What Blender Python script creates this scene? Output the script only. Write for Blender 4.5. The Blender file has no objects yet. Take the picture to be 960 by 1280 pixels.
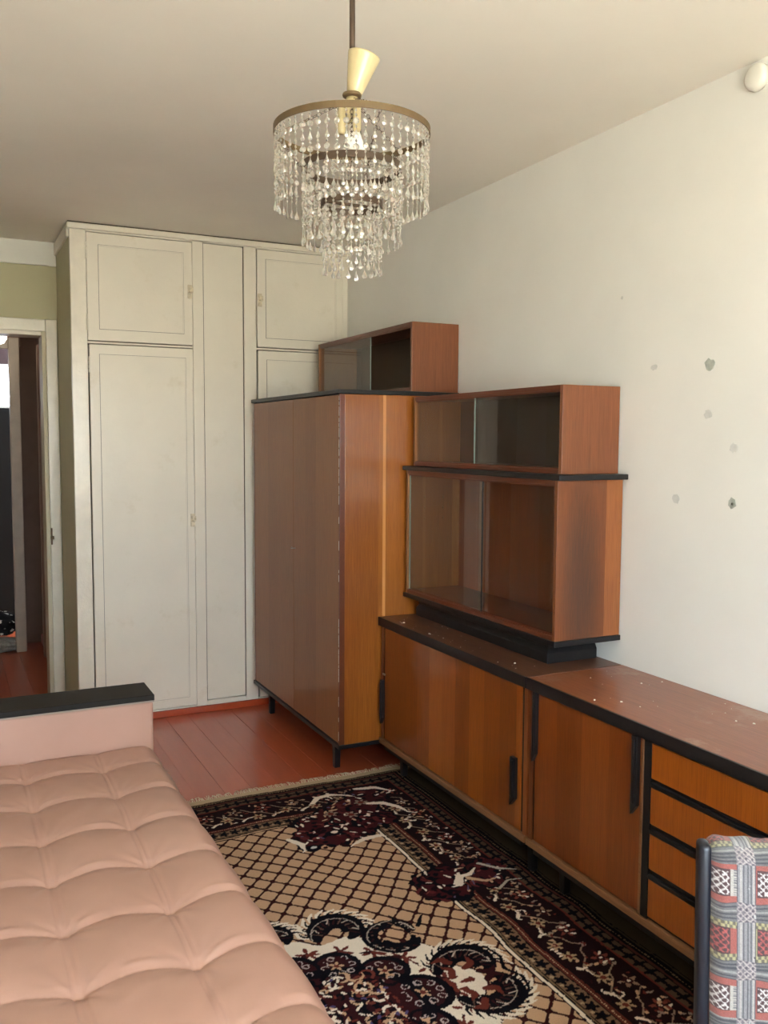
import bpy, bmesh, math, random
import numpy as np
from mathutils import Vector, Matrix
PI = math.pi
sc = bpy.context.scene
COL = sc.collection

# ------------------------------------------------------------------ camera
FPX = 1121.83
R_ = Vector((0.89782313, -0.44032349, 0.00537165))
U_ = Vector((0.03018114, 0.07370017, 0.99682365))
F_ = Vector((0.43932076, 0.8948092, -0.07945919))
cd = bpy.data.cameras.new('camera'); cam = bpy.data.objects.new('camera', cd); COL.objects.link(cam)
M_ = Matrix((R_, U_, -F_)).transposed().to_4x4()
M_.translation = Vector((-2.04601904, -4.63731171, 1.45243499))
cam.matrix_world = M_
cd.sensor_fit = 'VERTICAL'; cd.sensor_height = 36.0; cd.lens = FPX / 1280 * 36.0
cd.clip_start = 0.02
sc.camera = cam

# ------------------------------------------------------------------ world, daylight, exposure
w = bpy.data.worlds.new('daylight'); sc.world = w; w.use_nodes = True
nt = w.node_tree; nt.nodes.clear()
out = nt.nodes.new('ShaderNodeOutputWorld'); bg = nt.nodes.new('ShaderNodeBackground')
tc = nt.nodes.new('ShaderNodeTexCoord'); sp = nt.nodes.new('ShaderNodeSeparateXYZ'); rp = nt.nodes.new('ShaderNodeValToRGB')
nt.links.new(tc.outputs['Generated'], sp.inputs[0]); nt.links.new(sp.outputs['Z'], rp.inputs[0])
mp = rp.color_ramp; mp.elements[0].position = 0.0; mp.elements[0].color = (1.0, .96, .82, 1)
mp.elements[1].position = 0.06; mp.elements[1].color = (.78, .89, 1.0, 1)
nt.links.new(rp.outputs[0], bg.inputs[0]); bg.inputs[1].default_value = 14.0
nt.links.new(bg.outputs[0], out.inputs[0])
sc.view_settings.view_transform = 'Standard'; sc.view_settings.look = 'None'
sc.view_settings.gamma = 1.0; sc.view_settings.exposure = 0.62
try: sc.view_settings.use_curve_mapping = False
except Exception: pass

# room sizes
XL, YF, YB, ZC = -2.80, -5.35, 0.57, 2.5          # left wall, window wall, back wall, ceiling
WX0, WX1, WZ0, WZ1 = -2.35, -0.65, 0.85, 2.25      # the window behind the camera
ld = bpy.data.lights.new('window_portal', 'AREA'); ld.shape = 'RECTANGLE'; ld.size = WX1 - WX0; ld.size_y = WZ1 - WZ0
ld.cycles.is_portal = True
lo = bpy.data.objects.new('window_portal', ld); COL.objects.link(lo)
lo.location = ((WX0 + WX1) / 2, YF - 0.16, (WZ0 + WZ1) / 2); lo.rotation_euler = (PI / 2, 0, 0)
lo.rotation_euler = (PI / 2, 0, PI)

# ------------------------------------------------------------------ materials
def srgb(r, g, b):
    f = lambda c: (c / 255 / 12.92) if c / 255 <= .04045 else ((c / 255 + .055) / 1.055) ** 2.4
    return (f(r), f(g), f(b), 1.0)
def base_mat(name):
    m = bpy.data.materials.new(name); m.use_nodes = True
    t = m.node_tree; b = t.nodes['Principled BSDF']
    return m, t, b
def N(t, kind, **kw):
    n = t.nodes.new(kind)
    for k, v in kw.items(): setattr(n, k, v)
    return n
def noise(t, vec, scale, detail=3, rough=.5, xyz=None):
    if xyz:
        mp = N(t, 'ShaderNodeMapping'); mp.inputs['Scale'].default_value = xyz
        t.links.new(vec, mp.inputs[0]); vec = mp.outputs[0]
    n = N(t, 'ShaderNodeTexNoise'); n.inputs['Scale'].default_value = scale
    n.inputs['Detail'].default_value = detail; n.inputs['Roughness'].default_value = rough
    t.links.new(vec, n.inputs['Vector']); return n.outputs['Fac']
def ramp(t, fac, stops):
    r = N(t, 'ShaderNodeValToRGB'); e = r.color_ramp.elements
    e[0].position, e[0].color = stops[0]; e[1].position, e[1].color = stops[-1]
    for p, c in stops[1:-1]:
        x = e.new(p); x.color = c
    t.links.new(fac, r.inputs[0]); return r.outputs[0]
def mix(t, fac, a, b, mode='MIX'):
    m = N(t, 'ShaderNodeMix', data_type='RGBA', blend_type=mode)
    for s, v in ((m.inputs[0], fac), (m.inputs[6], a), (m.inputs[7], b)):
        if hasattr(v, 'is_linked') or hasattr(v, 'links'): t.links.new(v, s)
        else: s.default_value = v
    return m.outputs[2]
def bump(t, b, h, strength, dist=.002):
    n = N(t, 'ShaderNodeBump'); n.inputs['Strength'].default_value = strength; n.inputs['Distance'].default_value = dist
    t.links.new(h, n.inputs['Height']); t.links.new(n.outputs[0], b.inputs['Normal'])
def math_(t, op, a, b=None):
    m = N(t, 'ShaderNodeMath', operation=op)
    for i, v in enumerate((a, b)):
        if v is None: continue
        if isinstance(v, (int, float)): m.inputs[i].default_value = v
        else: t.links.new(v, m.inputs[i])
    return m.outputs[0]

def paint(name, col, rough=.6, var=.06, vscale=3, bstr=.15, bscale=60, coat=0, dirt=None):
    m, t, b = base_mat(name)
    tc = N(t, 'ShaderNodeTexCoord').outputs['Object']
    n1 = noise(t, tc, vscale, 4)
    lo_ = tuple(c * (1 - var) for c in col[:3]) + (1,); hi = tuple(min(1, c * (1 + var)) for c in col[:3]) + (1,)
    c = ramp(t, n1, [(.3, lo_), (.7, hi)])
    if dirt:
        n3 = noise(t, tc, dirt[1], 6, .7)
        k = ramp(t, n3, [(.58, (0, 0, 0, 1)), (.75, (1, 1, 1, 1))])
        c = mix(t, k, c, dirt[0])
    t.links.new(c, b.inputs['Base Color'])
    b.inputs['Roughness'].default_value = rough
    b.inputs['Coat Weight'].default_value = coat; b.inputs['Coat Roughness'].default_value = .15
    n2 = noise(t, tc, bscale, 4, .6)
    bump(t, b, n2, bstr)
    return m

def veneer(name, dark, mid, light, across='X', along='Z', width=.09, rough=.32, coat=.35, off=0.0, jit=.5, wear=None, stain=None, grain=.35, coatr=.12, line=None, spec=.5):
    """Lacquered wood veneer laid in strips; colour, grain and wear only."""
    m, t, b = base_mat(name)
    tc = N(t, 'ShaderNodeTexCoord').outputs['Object']
    s = N(t, 'ShaderNodeSeparateXYZ'); t.links.new(tc, s.inputs[0])
    a = math_(t, 'FLOOR', math_(t, 'DIVIDE', math_(t, 'ADD', s.outputs[across], off + 10.0), width))
    wn = N(t, 'ShaderNodeTexWhiteNoise', noise_dimensions='1D'); t.links.new(a, wn.inputs['W'])
    sc_ = {'X': 1, 'Y': 1, 'Z': 1}; sc_[across] = 26
    other = [k for k in 'XYZ' if k not in (across, along)][0]; sc_[other] = 26; sc_[along] = 1.1
    v3 = (sc_['X'], sc_['Y'], sc_['Z'])
    g1 = noise(t, tc, 3.6, 8, .75, v3)
    g2 = noise(t, tc, 2.2, 3, .5)
    g3 = noise(t, tc, 14.0, 4, .6, v3)
    f = math_(t, 'ADD', math_(t, 'MULTIPLY', wn.outputs['Value'], jit), math_(t, 'ADD', math_(t, 'MULTIPLY', g1, grain), math_(t, 'MULTIPLY', g2, .35)))
    f = math_(t, 'DIVIDE', f, jit + grain + .35)
    c = ramp(t, f, [(.25, dark), (.5, mid), (.75, light)])
    v4 = {across: 90, other: 90, along: 1.6}
    g4 = noise(t, tc, 5.0, 4, .7, (v4['X'], v4['Y'], v4['Z']))
    c = mix(t, .75, c, ramp(t, g4, [(.34, (.62, .56, .5, 1)), (.58, (1, 1, 1, 1)), (.75, (1.0, 1.0, 1.0, 1))]), 'MULTIPLY')
    if line:
        k = math_(t, 'COMPARE', s.outputs[across], line[0]); k.node.inputs[2].default_value = line[1] / 2
        c = mix(t, math_(t, 'MULTIPLY', k, .7), c, line[2])
    b.inputs['Specular IOR Level'].default_value = spec
    if wear:
        k = ramp(t, noise(t, tc, wear[1], 7, .75), [(wear[2], (0, 0, 0, 1)), (wear[2] + .1, (1, 1, 1, 1))])
        c = mix(t, k, c, wear[0])
    if stain:                                      # an old water stain with a shape of its own
        col, (cx, cz), (rx, rz) = stain
        dx = math_(t, 'DIVIDE', math_(t, 'SUBTRACT', s.outputs['X'], cx), rx); dz = math_(t, 'DIVIDE', math_(t, 'SUBTRACT', s.outputs['Z'], cz), rz)
        r2 = math_(t, 'ADD', math_(t, 'MULTIPLY', dx, dx), math_(t, 'MULTIPLY', dz, dz))
        k = math_(t, 'SUBTRACT', math_(t, 'ADD', g3, g1), r2)
        k = ramp(t, k, [(.2, (0, 0, 0, 1)), (1.25, (.72, .72, .72, 1))])
        c = mix(t, k, c, col)
    t.links.new(c, b.inputs['Base Color'])
    b.inputs['Roughness'].default_value = rough
    b.inputs['Coat Weight'].default_value = coat; b.inputs['Coat Roughness'].default_value = coatr
    bump(t, b, g3, .12, .001)
    return m

def glass(name, tint=(.92, .95, .93, 1), dirt=.02, ior=1.5):
    m, t, b = base_mat(name); t.nodes.remove(b)
    o = t.nodes['Material Output']
    tr = N(t, 'ShaderNodeBsdfTransparent'); tr.inputs[0].default_value = tint
    gl = N(t, 'ShaderNodeBsdfGlossy'); gl.inputs['Roughness'].default_value = dirt
    gl.inputs[0].default_value = (1, 1, 1, 1)
    fr = N(t, 'ShaderNodeFresnel'); fr.inputs[0].default_value = ior
    ge = N(t, 'ShaderNodeNewGeometry'); ff = math_(t, 'MULTIPLY', fr.outputs[0], math_(t, 'SUBTRACT', 1.0, ge.outputs['Backfacing']))
    mx = N(t, 'ShaderNodeMixShader'); t.links.new(ff, mx.inputs[0]); t.links.new(tr.outputs[0], mx.inputs[1]); t.links.new(gl.outputs[0], mx.inputs[2])
    df = N(t, 'ShaderNodeBsdfDiffuse'); df.inputs[0].default_value = (.6, .58, .54, 1)
    tc = N(t, 'ShaderNodeTexCoord').outputs['Object']
    k = ramp(t, noise(t, tc, 5, 6, .7), [(.35, (0, 0, 0, 1)), (.9, (.035, .035, .035, 1))])
    m2 = N(t, 'ShaderNodeMixShader'); t.links.new(k, m2.inputs[0]); t.links.new(mx.outputs[0], m2.inputs[1]); t.links.new(df.outputs[0], m2.inputs[2])
    t.links.new(m2.outputs[0], o.inputs[0])
    return m
def metal(name, col, rough=.35, metallic=1.0, var=.25):
    m, t, b = base_mat(name)
    tc = N(t, 'ShaderNodeTexCoord').outputs['Object']
    n1 = noise(t, tc, 30, 5, .7)
    c = ramp(t, n1, [(.3, tuple(x * (1 - var) for x in col[:3]) + (1,)), (.7, col)])
    t.links.new(c, b.inputs['Base Color']); b.inputs['Metallic'].default_value = metallic; b.inputs['Roughness'].default_value = rough
    return m
def vcol(name, rough, bstr=.4, bscale=400, sheen=0.0):
    m, t, b = base_mat(name)
    a = N(t, 'ShaderNodeAttribute'); a.attribute_name = 'weave'
    tc = N(t, 'ShaderNodeTexCoord').outputs['Object']
    n = noise(t, tc, bscale, 2)
    c = mix(t, 1.0, a.outputs['Color'], ramp(t, n, [(.25, (.72, .72, .72, 1)), (.75, (1, 1, 1, 1))]), 'MULTIPLY')
    t.links.new(c, b.inputs['Base Color']); b.inputs['Roughness'].default_value = rough
    b.inputs['Sheen Weight'].default_value = sheen
    b.inputs['Specular IOR Level'].default_value = .08
    bump(t, b, n, bstr, .002)
    return m
def emit(name, col, s):
    m, t, b = base_mat(name); t.nodes.remove(b)
    e = N(t, 'ShaderNodeEmission'); e.inputs[0].default_value = col; e.inputs[1].default_value = s
    t.links.new(e.outputs[0], t.nodes['Material Output'].inputs[0]); return m

M = {}
M['wall'] = paint('white_wall_paint', srgb(229, 227, 219), .62, .035, 2.2, .25, 35)
M['ceiling'] = paint('ceiling_whitewash', srgb(240, 235, 223), .8, .05, 1.2, .2, 12)
M['green'] = paint('green_wall_paint', srgb(186, 180, 144), .6, .05, 3, .2, 40)
M['cream'] = paint('cream_gloss_paint', srgb(228, 220, 202), .38, .035, 4, .35, 45, .4, (srgb(216, 206, 182), 5))
M['cream_rough'] = paint('thick_cream_paint', srgb(230, 222, 203), .3, .05, 14, 1.0, 70, .5)
M['dark_brown'] = paint('dark_joint', srgb(88, 74, 58), .8)
M['white'] = paint('white_paint', srgb(225, 222, 210), .5)
M['redpaint'] = paint('red_oxide_paint', srgb(176, 72, 38), .35, .12, 8, .3, 30, .3)
M['black'] = paint('worn_black_lacquer', srgb(15, 15, 17), .42, .25, 20, .25, 60, 0, (srgb(34, 33, 32), 25))
M['blackwood'] = paint('black_board', srgb(34, 30, 27), .5, .12, 14, .2, 90, 0)
M['blackwood'].node_tree.nodes['Principled BSDF'].inputs['Specular IOR Level'].default_value = .2
M['blackwood'].node_tree.nodes['Principled BSDF'].inputs['Roughness'].default_value = .6
M['chairwood'] = paint('blue_black_chair_paint', srgb(24, 27, 36), .34, .2, 12, .3, 40, 0)
M['leather'] = None
M['glass'] = glass('cabinet_glass')
M['window_glass'] = glass('window_glass', (.98, .99, 1, 1), .0)
M['darkgroove'] = paint('dark_gap', srgb(28, 18, 12), .8)
M['redgroove'] = paint('dark_red_joint', srgb(84, 36, 24), .8)
M['chip'] = paint('plaster_chip', srgb(225, 220, 205), .8)
M['patch'] = paint('grey_plaster', srgb(168, 172, 162), .9, .2, 60)
M['patch_pale'] = paint('pale_plaster', srgb(206, 205, 198), .9, .05, 60)
M['brass'] = metal('tarnished_brass', srgb(112, 92, 64), .6, .5)
M['bronze'] = metal('brown_lacquered_steel', srgb(86, 70, 56), .5, .5)
M['steel'] = metal('dull_steel', srgb(170, 165, 155), .4)
M['cup'] = paint('yellowed_plastic', srgb(188, 172, 130), .4, .03, 10, .05, 40, .4)
M['bulb'] = paint('white_bulb_glass', srgb(235, 232, 222), .25)

W = {}
W['ward_door'] = veneer('brown_wardrobe_veneer', srgb(124, 78, 42), srgb(140, 90, 50), srgb(152, 100, 58), 'Y', 'Z', .13, .42, .22, jit=.25, coatr=.07, spec=.3)
W['ward_side'] = veneer('honey_wardrobe_veneer', srgb(142, 78, 24), srgb(178, 108, 42), srgb(222, 152, 78), 'X', 'Z', .083, .33, .4, .03, .8, grain=.6, line=(.205, .014, srgb(226, 160, 92)))
W['brown_side'] = veneer('red_brown_side_veneer', srgb(106, 58, 30), srgb(132, 76, 42), srgb(154, 94, 58), 'X', 'Z', .3, .4, .25, 0, .1, grain=.6)
W['stained_side'] = veneer('stained_side_veneer', srgb(104, 54, 22), srgb(142, 80, 36), srgb(176, 112, 60), 'X', 'Z', .07, .42, .2, .02, .6,
                           stain=(srgb(52, 34, 24), (.10, .2), (.10, .42)))
W['frame'] = veneer('dark_red_edge_wood', srgb(84, 38, 18), srgb(106, 50, 25), srgb(128, 66, 36), 'Z', 'Y', .5, .38, .3, 0, .1)
W['inner'] = veneer('cabinet_inner_veneer', srgb(112, 48, 10), srgb(134, 62, 14), srgb(152, 78, 24), 'Y', 'Z', .2, .5, .1, 0, .3)
W['inner_side'] = veneer('pale_inner_veneer', srgb(112, 66, 28), srgb(136, 86, 40), srgb(158, 106, 54), 'X', 'Z', .07, .5, .1, 0, .5)
W['flap'] = veneer('orange_flap_veneer', srgb(112, 54, 12), srgb(142, 72, 18), srgb(172, 96, 30), 'Y', 'Z', .098, .3, .5, .03, .4, grain=.45)
W['door'] = veneer('orange_brown_door_veneer', srgb(106, 48, 12), srgb(130, 62, 18), srgb(152, 80, 30), 'Y', 'Z', .12, .3, .45, .03, .3, grain=.5)
W['drawer'] = veneer('orange_drawer_veneer', srgb(140, 68, 12), srgb(164, 84, 18), srgb(184, 102, 30), 'Y', 'Z', .4, .3, .4, .1, .3, grain=.7)
W['edge'] = veneer('carcass_edge_wood', srgb(104, 52, 22), srgb(130, 70, 32), srgb(156, 92, 48), 'Y', 'Z', .05, .45, .15, 0, .4)
W['top'] = veneer('worn_brown_tabletop', srgb(112, 60, 34), srgb(140, 80, 48), srgb(160, 98, 66), 'X', 'Y', .4, .38, .35, 0, .1, wear=(srgb(150, 112, 90), 4, .56), grain=.8)
W['top_dark'] = veneer('dusty_dark_tabletop', srgb(76, 46, 30), srgb(98, 60, 40), srgb(126, 84, 60), 'X', 'Y', .4, .45, .25, 0, .1, wear=(srgb(140, 108, 84), 9, .6), grain=.8)
W['inner_dark'] = veneer('dark_inner_veneer', srgb(50, 30, 18), srgb(64, 40, 24), srgb(80, 52, 32), 'Y', 'Z', .2, .5, .05, 0, .3)  # back veneer darkened; carries the upper right pane's dark reflection in its colour
W['rail'] = veneer('pale_bottom_rail_wood', srgb(104, 68, 40), srgb(128, 88, 56), srgb(150, 108, 74), 'Z', 'Y', .4, .5, .1)

def leather():
    m, t, b = base_mat('pink_leatherette')
    tc = N(t, 'ShaderNodeTexCoord').outputs['Object']
    c = ramp(t, noise(t, tc, 3, 4), [(.3, srgb(169, 130, 113)), (.7, srgb(180, 141, 124))])
    t.links.new(c, b.inputs['Base Color']); b.inputs['Roughness'].default_value = .5
    b.inputs['Specular IOR Level'].default_value = .4
    bump(t, b, noise(t, tc, 260, 3), .12, .001); return m
M['leather'] = leather()

def floor_mat():
    m, t, b = base_mat('red_brown_floor_paint')
    tc = N(t, 'ShaderNodeTexCoord').outputs['Object']
    oi = N(t, 'ShaderNodeObjectInfo')
    c = ramp(t, noise(t, tc, 2.5, 5, .6, (6, .8, 6)), [(.3, srgb(168, 74, 42)), (.7, srgb(184, 88, 54))])
    c = mix(t, math_(t, 'MULTIPLY', oi.outputs['Random'], .35), c, srgb(158, 70, 42))
    t.links.new(c, b.inputs['Base Color']); b.inputs['Roughness'].default_value = .34
    b.inputs['Coat Weight'].default_value = .5; b.inputs['Coat Roughness'].default_value = .12
    bump(t, b, noise(t, tc, 6, 4, .5, (8, .7, 1)), .15, .003); return m
M['floor'] = floor_mat()

def crystal():
    m, t, b = base_mat('cut_crystal'); o = t.nodes['Material Output']
    t.nodes.remove(b)
    g = N(t, 'ShaderNodeBsdfGlass'); g.inputs['IOR'].default_value = 1.5; g.inputs['Roughness'].default_value = .02
    g.inputs[0].default_value = (1, .98, .94, 1)
    tr = N(t, 'ShaderNodeBsdfTransparent'); tr.inputs[0].default_value = (1, .98, .94, 1)
    tl = N(t, 'ShaderNodeBsdfTranslucent'); tl.inputs[0].default_value = (.9, .9, .86, 1)
    df = N(t, 'ShaderNodeBsdfGlossy'); df.inputs[0].default_value = (1, .98, .94, 1); df.inputs['Roughness'].default_value = .15
    m1 = N(t, 'ShaderNodeMixShader'); m1.inputs[0].default_value = .55
    t.links.new(g.outputs[0], m1.inputs[1]); t.links.new(tl.outputs[0], m1.inputs[2])
    m2 = N(t, 'ShaderNodeMixShader'); m2.inputs[0].default_value = .12
    t.links.new(m1.outputs[0], m2.inputs[1]); t.links.new(df.outputs[0], m2.inputs[2])
    m3 = N(t, 'ShaderNodeMixShader'); m3.inputs[0].default_value = .2
    t.links.new(m2.outputs[0], m3.inputs[1]); t.links.new(tr.outputs[0], m3.inputs[2])
    t.links.new(m3.outputs[0], o.inputs[0]); return m
M['crystal'] = crystal()

# ------------------------------------------------------------------ helpers
def thing(name, label, cat, loc=(0, 0, 0), rz=0, group=None, kind=None):
    o = bpy.data.objects.new(name, None); COL.objects.link(o)
    o.location = loc; o.rotation_euler = (0, 0, rz); o['label'] = label; o['category'] = cat
    o.empty_display_size = .1
    if group: o['group'] = group
    if kind: o['kind'] = kind
    return o
def tag(o, label, cat, group=None, kind=None):
    o['label'] = label; o['category'] = cat
    if group: o['group'] = group
    if kind: o['kind'] = kind
    return o
def obj(name, bm, mat, parent=None, smooth=False, bevel=0.0, seg=2):
    """one bmesh -> ONE mesh object"""
    if bevel:
        bmesh.ops.bevel(bm, geom=[e for e in bm.edges], offset=bevel, segments=seg, affect='EDGES', profile=.5, clamp_overlap=True)
    bmesh.ops.recalc_face_normals(bm, faces=bm.faces)
    me = bpy.data.meshes.new(name); bm.to_mesh(me); bm.free()
    me.materials.append(mat)
    if smooth:
        for p in me.polygons: p.use_smooth = True
    o = bpy.data.objects.new(name, me); COL.objects.link(o)
    if parent: o.parent = parent
    return o
def bx(bm, x0, x1, y0, y1, z0, z1):
    v = [bm.verts.new((x, y, z)) for x in (x0, x1) for y in (y0, y1) for z in (z0, z1)]
    for f in ((0, 1, 3, 2), (4, 6, 7, 5), (0, 4, 5, 1), (2, 3, 7, 6), (0, 2, 6, 4), (1, 5, 7, 3)):
        bm.faces.new([v[i] for i in f])
    return v
def box(name, a, mat, parent=None, bevel=.0015, o=(0, 0, 0)):
    """a = world x0,x1,y0,y1,z0,z1; o = the thing's base"""
    bm = bmesh.new(); bx(bm, a[0] - o[0], a[1] - o[0], a[2] - o[1], a[3] - o[1], a[4] - o[2], a[5] - o[2])
    return obj(name, bm, mat, parent, bevel=bevel)
def tube(bm, pts, r, n=8, cap=True):
    """a tube along points; r one radius or one per point"""
    pts = [Vector(p) for p in pts]; rs = r if isinstance(r, (list, tuple)) else [r] * len(pts)
    d0 = (pts[1] - pts[0]).normalized(); up = Vector((0, 0, 1)) if abs(d0.z) < .9 else Vector((1, 0, 0))
    rings = []
    for i, p in enumerate(pts):
        d = (pts[min(i + 1, len(pts) - 1)] - pts[max(i - 1, 0)]).normalized()
        a = d.cross(up)
        if a.length < 1e-4: a = d.cross(Vector((0, 1, 0)))
        a.normalize(); b = a.cross(d).normalized()
        rings.append([bm.verts.new(p + rs[i] * (math.cos(2 * PI * k / n) * a + math.sin(2 * PI * k / n) * b)) for k in range(n)])
    for A, B in zip(rings, rings[1:]):
        for k in range(n): bm.faces.new((A[k], A[(k + 1) % n], B[(k + 1) % n], B[k]))
    if cap: bm.faces.new(rings[0][::-1]); bm.faces.new(rings[-1])
def lathe(bm, prof, n=24, c=(0, 0, 0), mat=None):
    """prof: (r,z) list, revolved about z"""
    rings = []
    for r, z in prof:
        vs = []
        for k in range(n):
            p = Vector((r * math.cos(2 * PI * k / n), r * math.sin(2 * PI * k / n), z))
            if mat is not None: p = mat @ p
            vs.append(bm.verts.new(p + Vector(c)))
        rings.append(vs)
    for A, B in zip(rings, rings[1:]):
        for k in range(n): bm.faces.new((A[k], A[(k + 1) % n], B[(k + 1) % n], B[k]))
    bm.faces.new(rings[0][::-1]); bm.faces.new(rings[-1])
def ringband(bm, R, z0, z1, th, n=64, c=(0, 0)):
    prof = [(R - th, z0), (R, z0), (R, z1), (R - th, z1)]
    rings = [[bm.verts.new((c[0] + r * math.cos(2 * PI * k / n), c[1] + r * math.sin(2 * PI * k / n), z)) for k in range(n)] for r, z in prof]
    for j in range(4):
        A, B = rings[j], rings[(j + 1) % 4]
        for k in range(n): bm.faces.new((A[k], A[(k + 1) % n], B[(k + 1) % n], B[k]))
def dup(o, parent=None):
    c = o.copy(); COL.objects.link(c)
    if parent: c.parent = parent
    return c
def struct(o, label, cat):
    o['kind'] = 'structure'; o['label'] = label; o['category'] = cat; return o

# ------------------------------------------------------------------ the setting
HR = -1.44        # right wall of the hallway
fl = struct(box('floor', (XL - .2, 0.1, YF - .2, 5.2, -.1, -.021), M['redgroove'], bevel=0), 'red brown painted board floor of the room and hallway', 'floor')
bw = .116; bm0 = bmesh.new(); bx(bm0, .0004, bw - .0004, 0, 5.15 - YF, -.02, 0)
b0 = obj('floorboard', bm0, M['floor'], fl, bevel=.0009); b0.location = (XL - .1, YF, 0)
for k in range(1, 26):
    b = dup(b0); b.location.x = XL - .1 + bw * k; b.location.z = -.0012 * ((k * 7) % 3 == 0)
struct(box('ceiling', (XL - .2, .1, YF - .2, YB + .1, ZC, ZC + .1), M['ceiling'], bevel=0), 'whitewashed room ceiling', 'ceiling')
wr = struct(box('wall_right', (0, .12, YF - .2, YB + .1, 0, ZC), M['wall'], bevel=0), 'white painted wall behind the cabinets', 'wall')
struct(box('wall_left', (XL - .12, XL, YF - .2, YB + .1, 0, ZC), M['wall'], bevel=0), 'white wall on the sofa side', 'wall')
bm = bmesh.new()
bx(bm, XL, 0, YF - .2, YF, 0, WZ0); bx(bm, XL, 0, YF - .2, YF, WZ1, ZC); bx(bm, XL, WX0, YF - .2, YF, WZ0, WZ1); bx(bm, WX1, 0, YF - .2, YF, WZ0, WZ1)
struct(obj('wall_front', bm, M['wall']), 'white wall with the window behind the viewer', 'wall')
# back wall with the doorway
DX0, DX1, DZ = -2.36, -1.535, 2.005
bm = bmesh.new()
bx(bm, XL, DX0, YB, YB + .1, 0, ZC); bx(bm, DX1, -1.3, YB, YB + .1, 0, ZC); bx(bm, DX0, DX1, YB, YB + .1, DZ, ZC)
bx(bm, -1.3, 0, YB, YB + .1, 0, ZC)
struct(obj('wall_back', bm, M['green']), 'pale green wall around the doorway', 'wall')
struct(box('trim_1', (XL, -1.4685, YB - .02, YB, 2.375, ZC), M['white'], bevel=.004), 'white painted band along the top of the green wall', 'trim')
struct(box('baseboard_left', (XL, XL + .018, YF, YB, 0, .07), M['redpaint']), 'red baseboard along the left wall', 'baseboard')
struct(box('baseboard_front', (XL + .02, -.02, YF, YF + .018, 0, .07), M['redpaint']), 'red baseboard under the window', 'baseboard')
struct(box('baseboard_right', (-.018, 0, YF + .02, -3.5, 0, .07), M['redpaint']), 'red baseboard along the right wall', 'baseboard')

# plaster patches of old fixings on the right wall
def blob(name, y, z, r, mat, seed, sx=1.0):
    rnd = random.Random(seed); bm = bmesh.new(); n = 14
    a = [(y + sx * r * (1 + rnd.uniform(-.22, .22)) * math.cos(2 * PI * k / n), z + r * (1 + rnd.uniform(-.22, .22)) * math.sin(2 * PI * k / n)) for k in range(n)]
    f0 = [bm.verts.new((-.0012, p[0], p[1])) for p in a]; f1 = [bm.verts.new((.0005, y + (p[0] - y) * 1.15, z + (p[1] - z) * 1.15)) for p in a]
    bm.faces.new(f0)
    for k in range(n): bm.faces.new((f0[k], f1[k], f1[(k + 1) % n], f0[(k + 1) % n]))
    return obj(name, bm, mat, wr)
blob('plaster_patch', -2.652, 1.681, .017, M['patch'], 1, 1.1)
blob('plaster_patch', -2.652, 1.535, .013, M['patch_pale'], 2)
blob('plaster_patch', -2.753, 1.436, .013, M['patch_pale'], 3)
blob('plaster_patch', -2.755, 1.277, .014, M['patch'], 4)
blob('plaster_patch', -2.533, 1.275, .014, M['patch_pale'], 5)
blob('plaster_patch', -2.26, 1.93, .005, M['patch_pale'], 6)
blob('nail_hole', -2.757, 1.274, .005, M['dark_brown'], 7)
blob('plaster_patch', -2.42, 1.69, .008, M['patch_pale'], 8, 2)

# window behind the viewer
wn = thing('window_1', 'white framed window that lights the room from behind the viewer', 'window', (0, YF, 0), kind='structure')
o3 = (0, YF, 0)
fy0, fy1 = YF - .13, YF - .07
for a in ((WX0, WX1, fy0, fy1, WZ0, WZ0 + .06), (WX0, WX1, fy0, fy1, WZ1 - .06, WZ1), (WX0, WX0 + .06, fy0, fy1, WZ0, WZ1), (WX1 - .06, WX1, fy0, fy1, WZ0, WZ1), (-1.54, -1.46, fy0, fy1, WZ0, WZ1)):
    box('window_frame', a, M['white'], wn, o=o3)
box('pane', (WX0 + .06, -1.54, YF - .102, YF - .098, WZ0 + .06, WZ1 - .06), M['window_glass'], wn, 0, o3)
box('pane', (-1.46, WX1 - .06, YF - .102, YF - .098, WZ0 + .06, WZ1 - .06), M['window_glass'], wn, 0, o3)
box('window_sill', (WX0 - .05, WX1 + .05, YF - .07, YF + .16, WZ0 - .035, WZ0), M['white'], wn, .004, o3)

# doorway frame
M['jambpaint'] = paint('cream_jamb_paint', srgb(200, 190, 160), .6, .05, 8, .5, 50)
dr = thing('door_1', 'glossy cream painted doorway frame left of the tall built in closet', 'doorway', (DX1, YB, 0), kind='structure'); o3 = (DX1, YB, 0)
box('casing', (DX1 + .004, DX1 + .062, YB - .022, YB, 0, DZ + .085), M['cream_rough'], dr, .005, o3)
box('casing', (DX0 - .06, DX0, YB - .022, YB, 0, DZ + .085), M['cream_rough'], dr, .005, o3)
box('casing', (DX0, DX1 + .004, YB - .022, YB, DZ + .02, DZ + .085), M['cream_rough'], dr, .005, o3)
box('jamb', (DX1 - .018, DX1 + .004, YB - .03, YB + .12, 0, DZ + .02), M['jambpaint'], dr, .004, o3)
box('jamb', (DX0, DX0 + .022, YB - .03, YB + .12, 0, DZ + .02), M['jambpaint'], dr, .004, o3)
box('jamb', (DX0 + .022, DX1 - .018, YB - .03, YB + .12, DZ - .002, DZ + .02), M['cream'], dr, .004, o3)
bm = bmesh.new(); bx(bm, .006, .014, -.0345, -.0225, .875, .965); bx(bm, .004, .02, -.05, -.03, .905, .922)
obj('strike_plate', bm, M['brass'], dr, bevel=.001)

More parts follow.
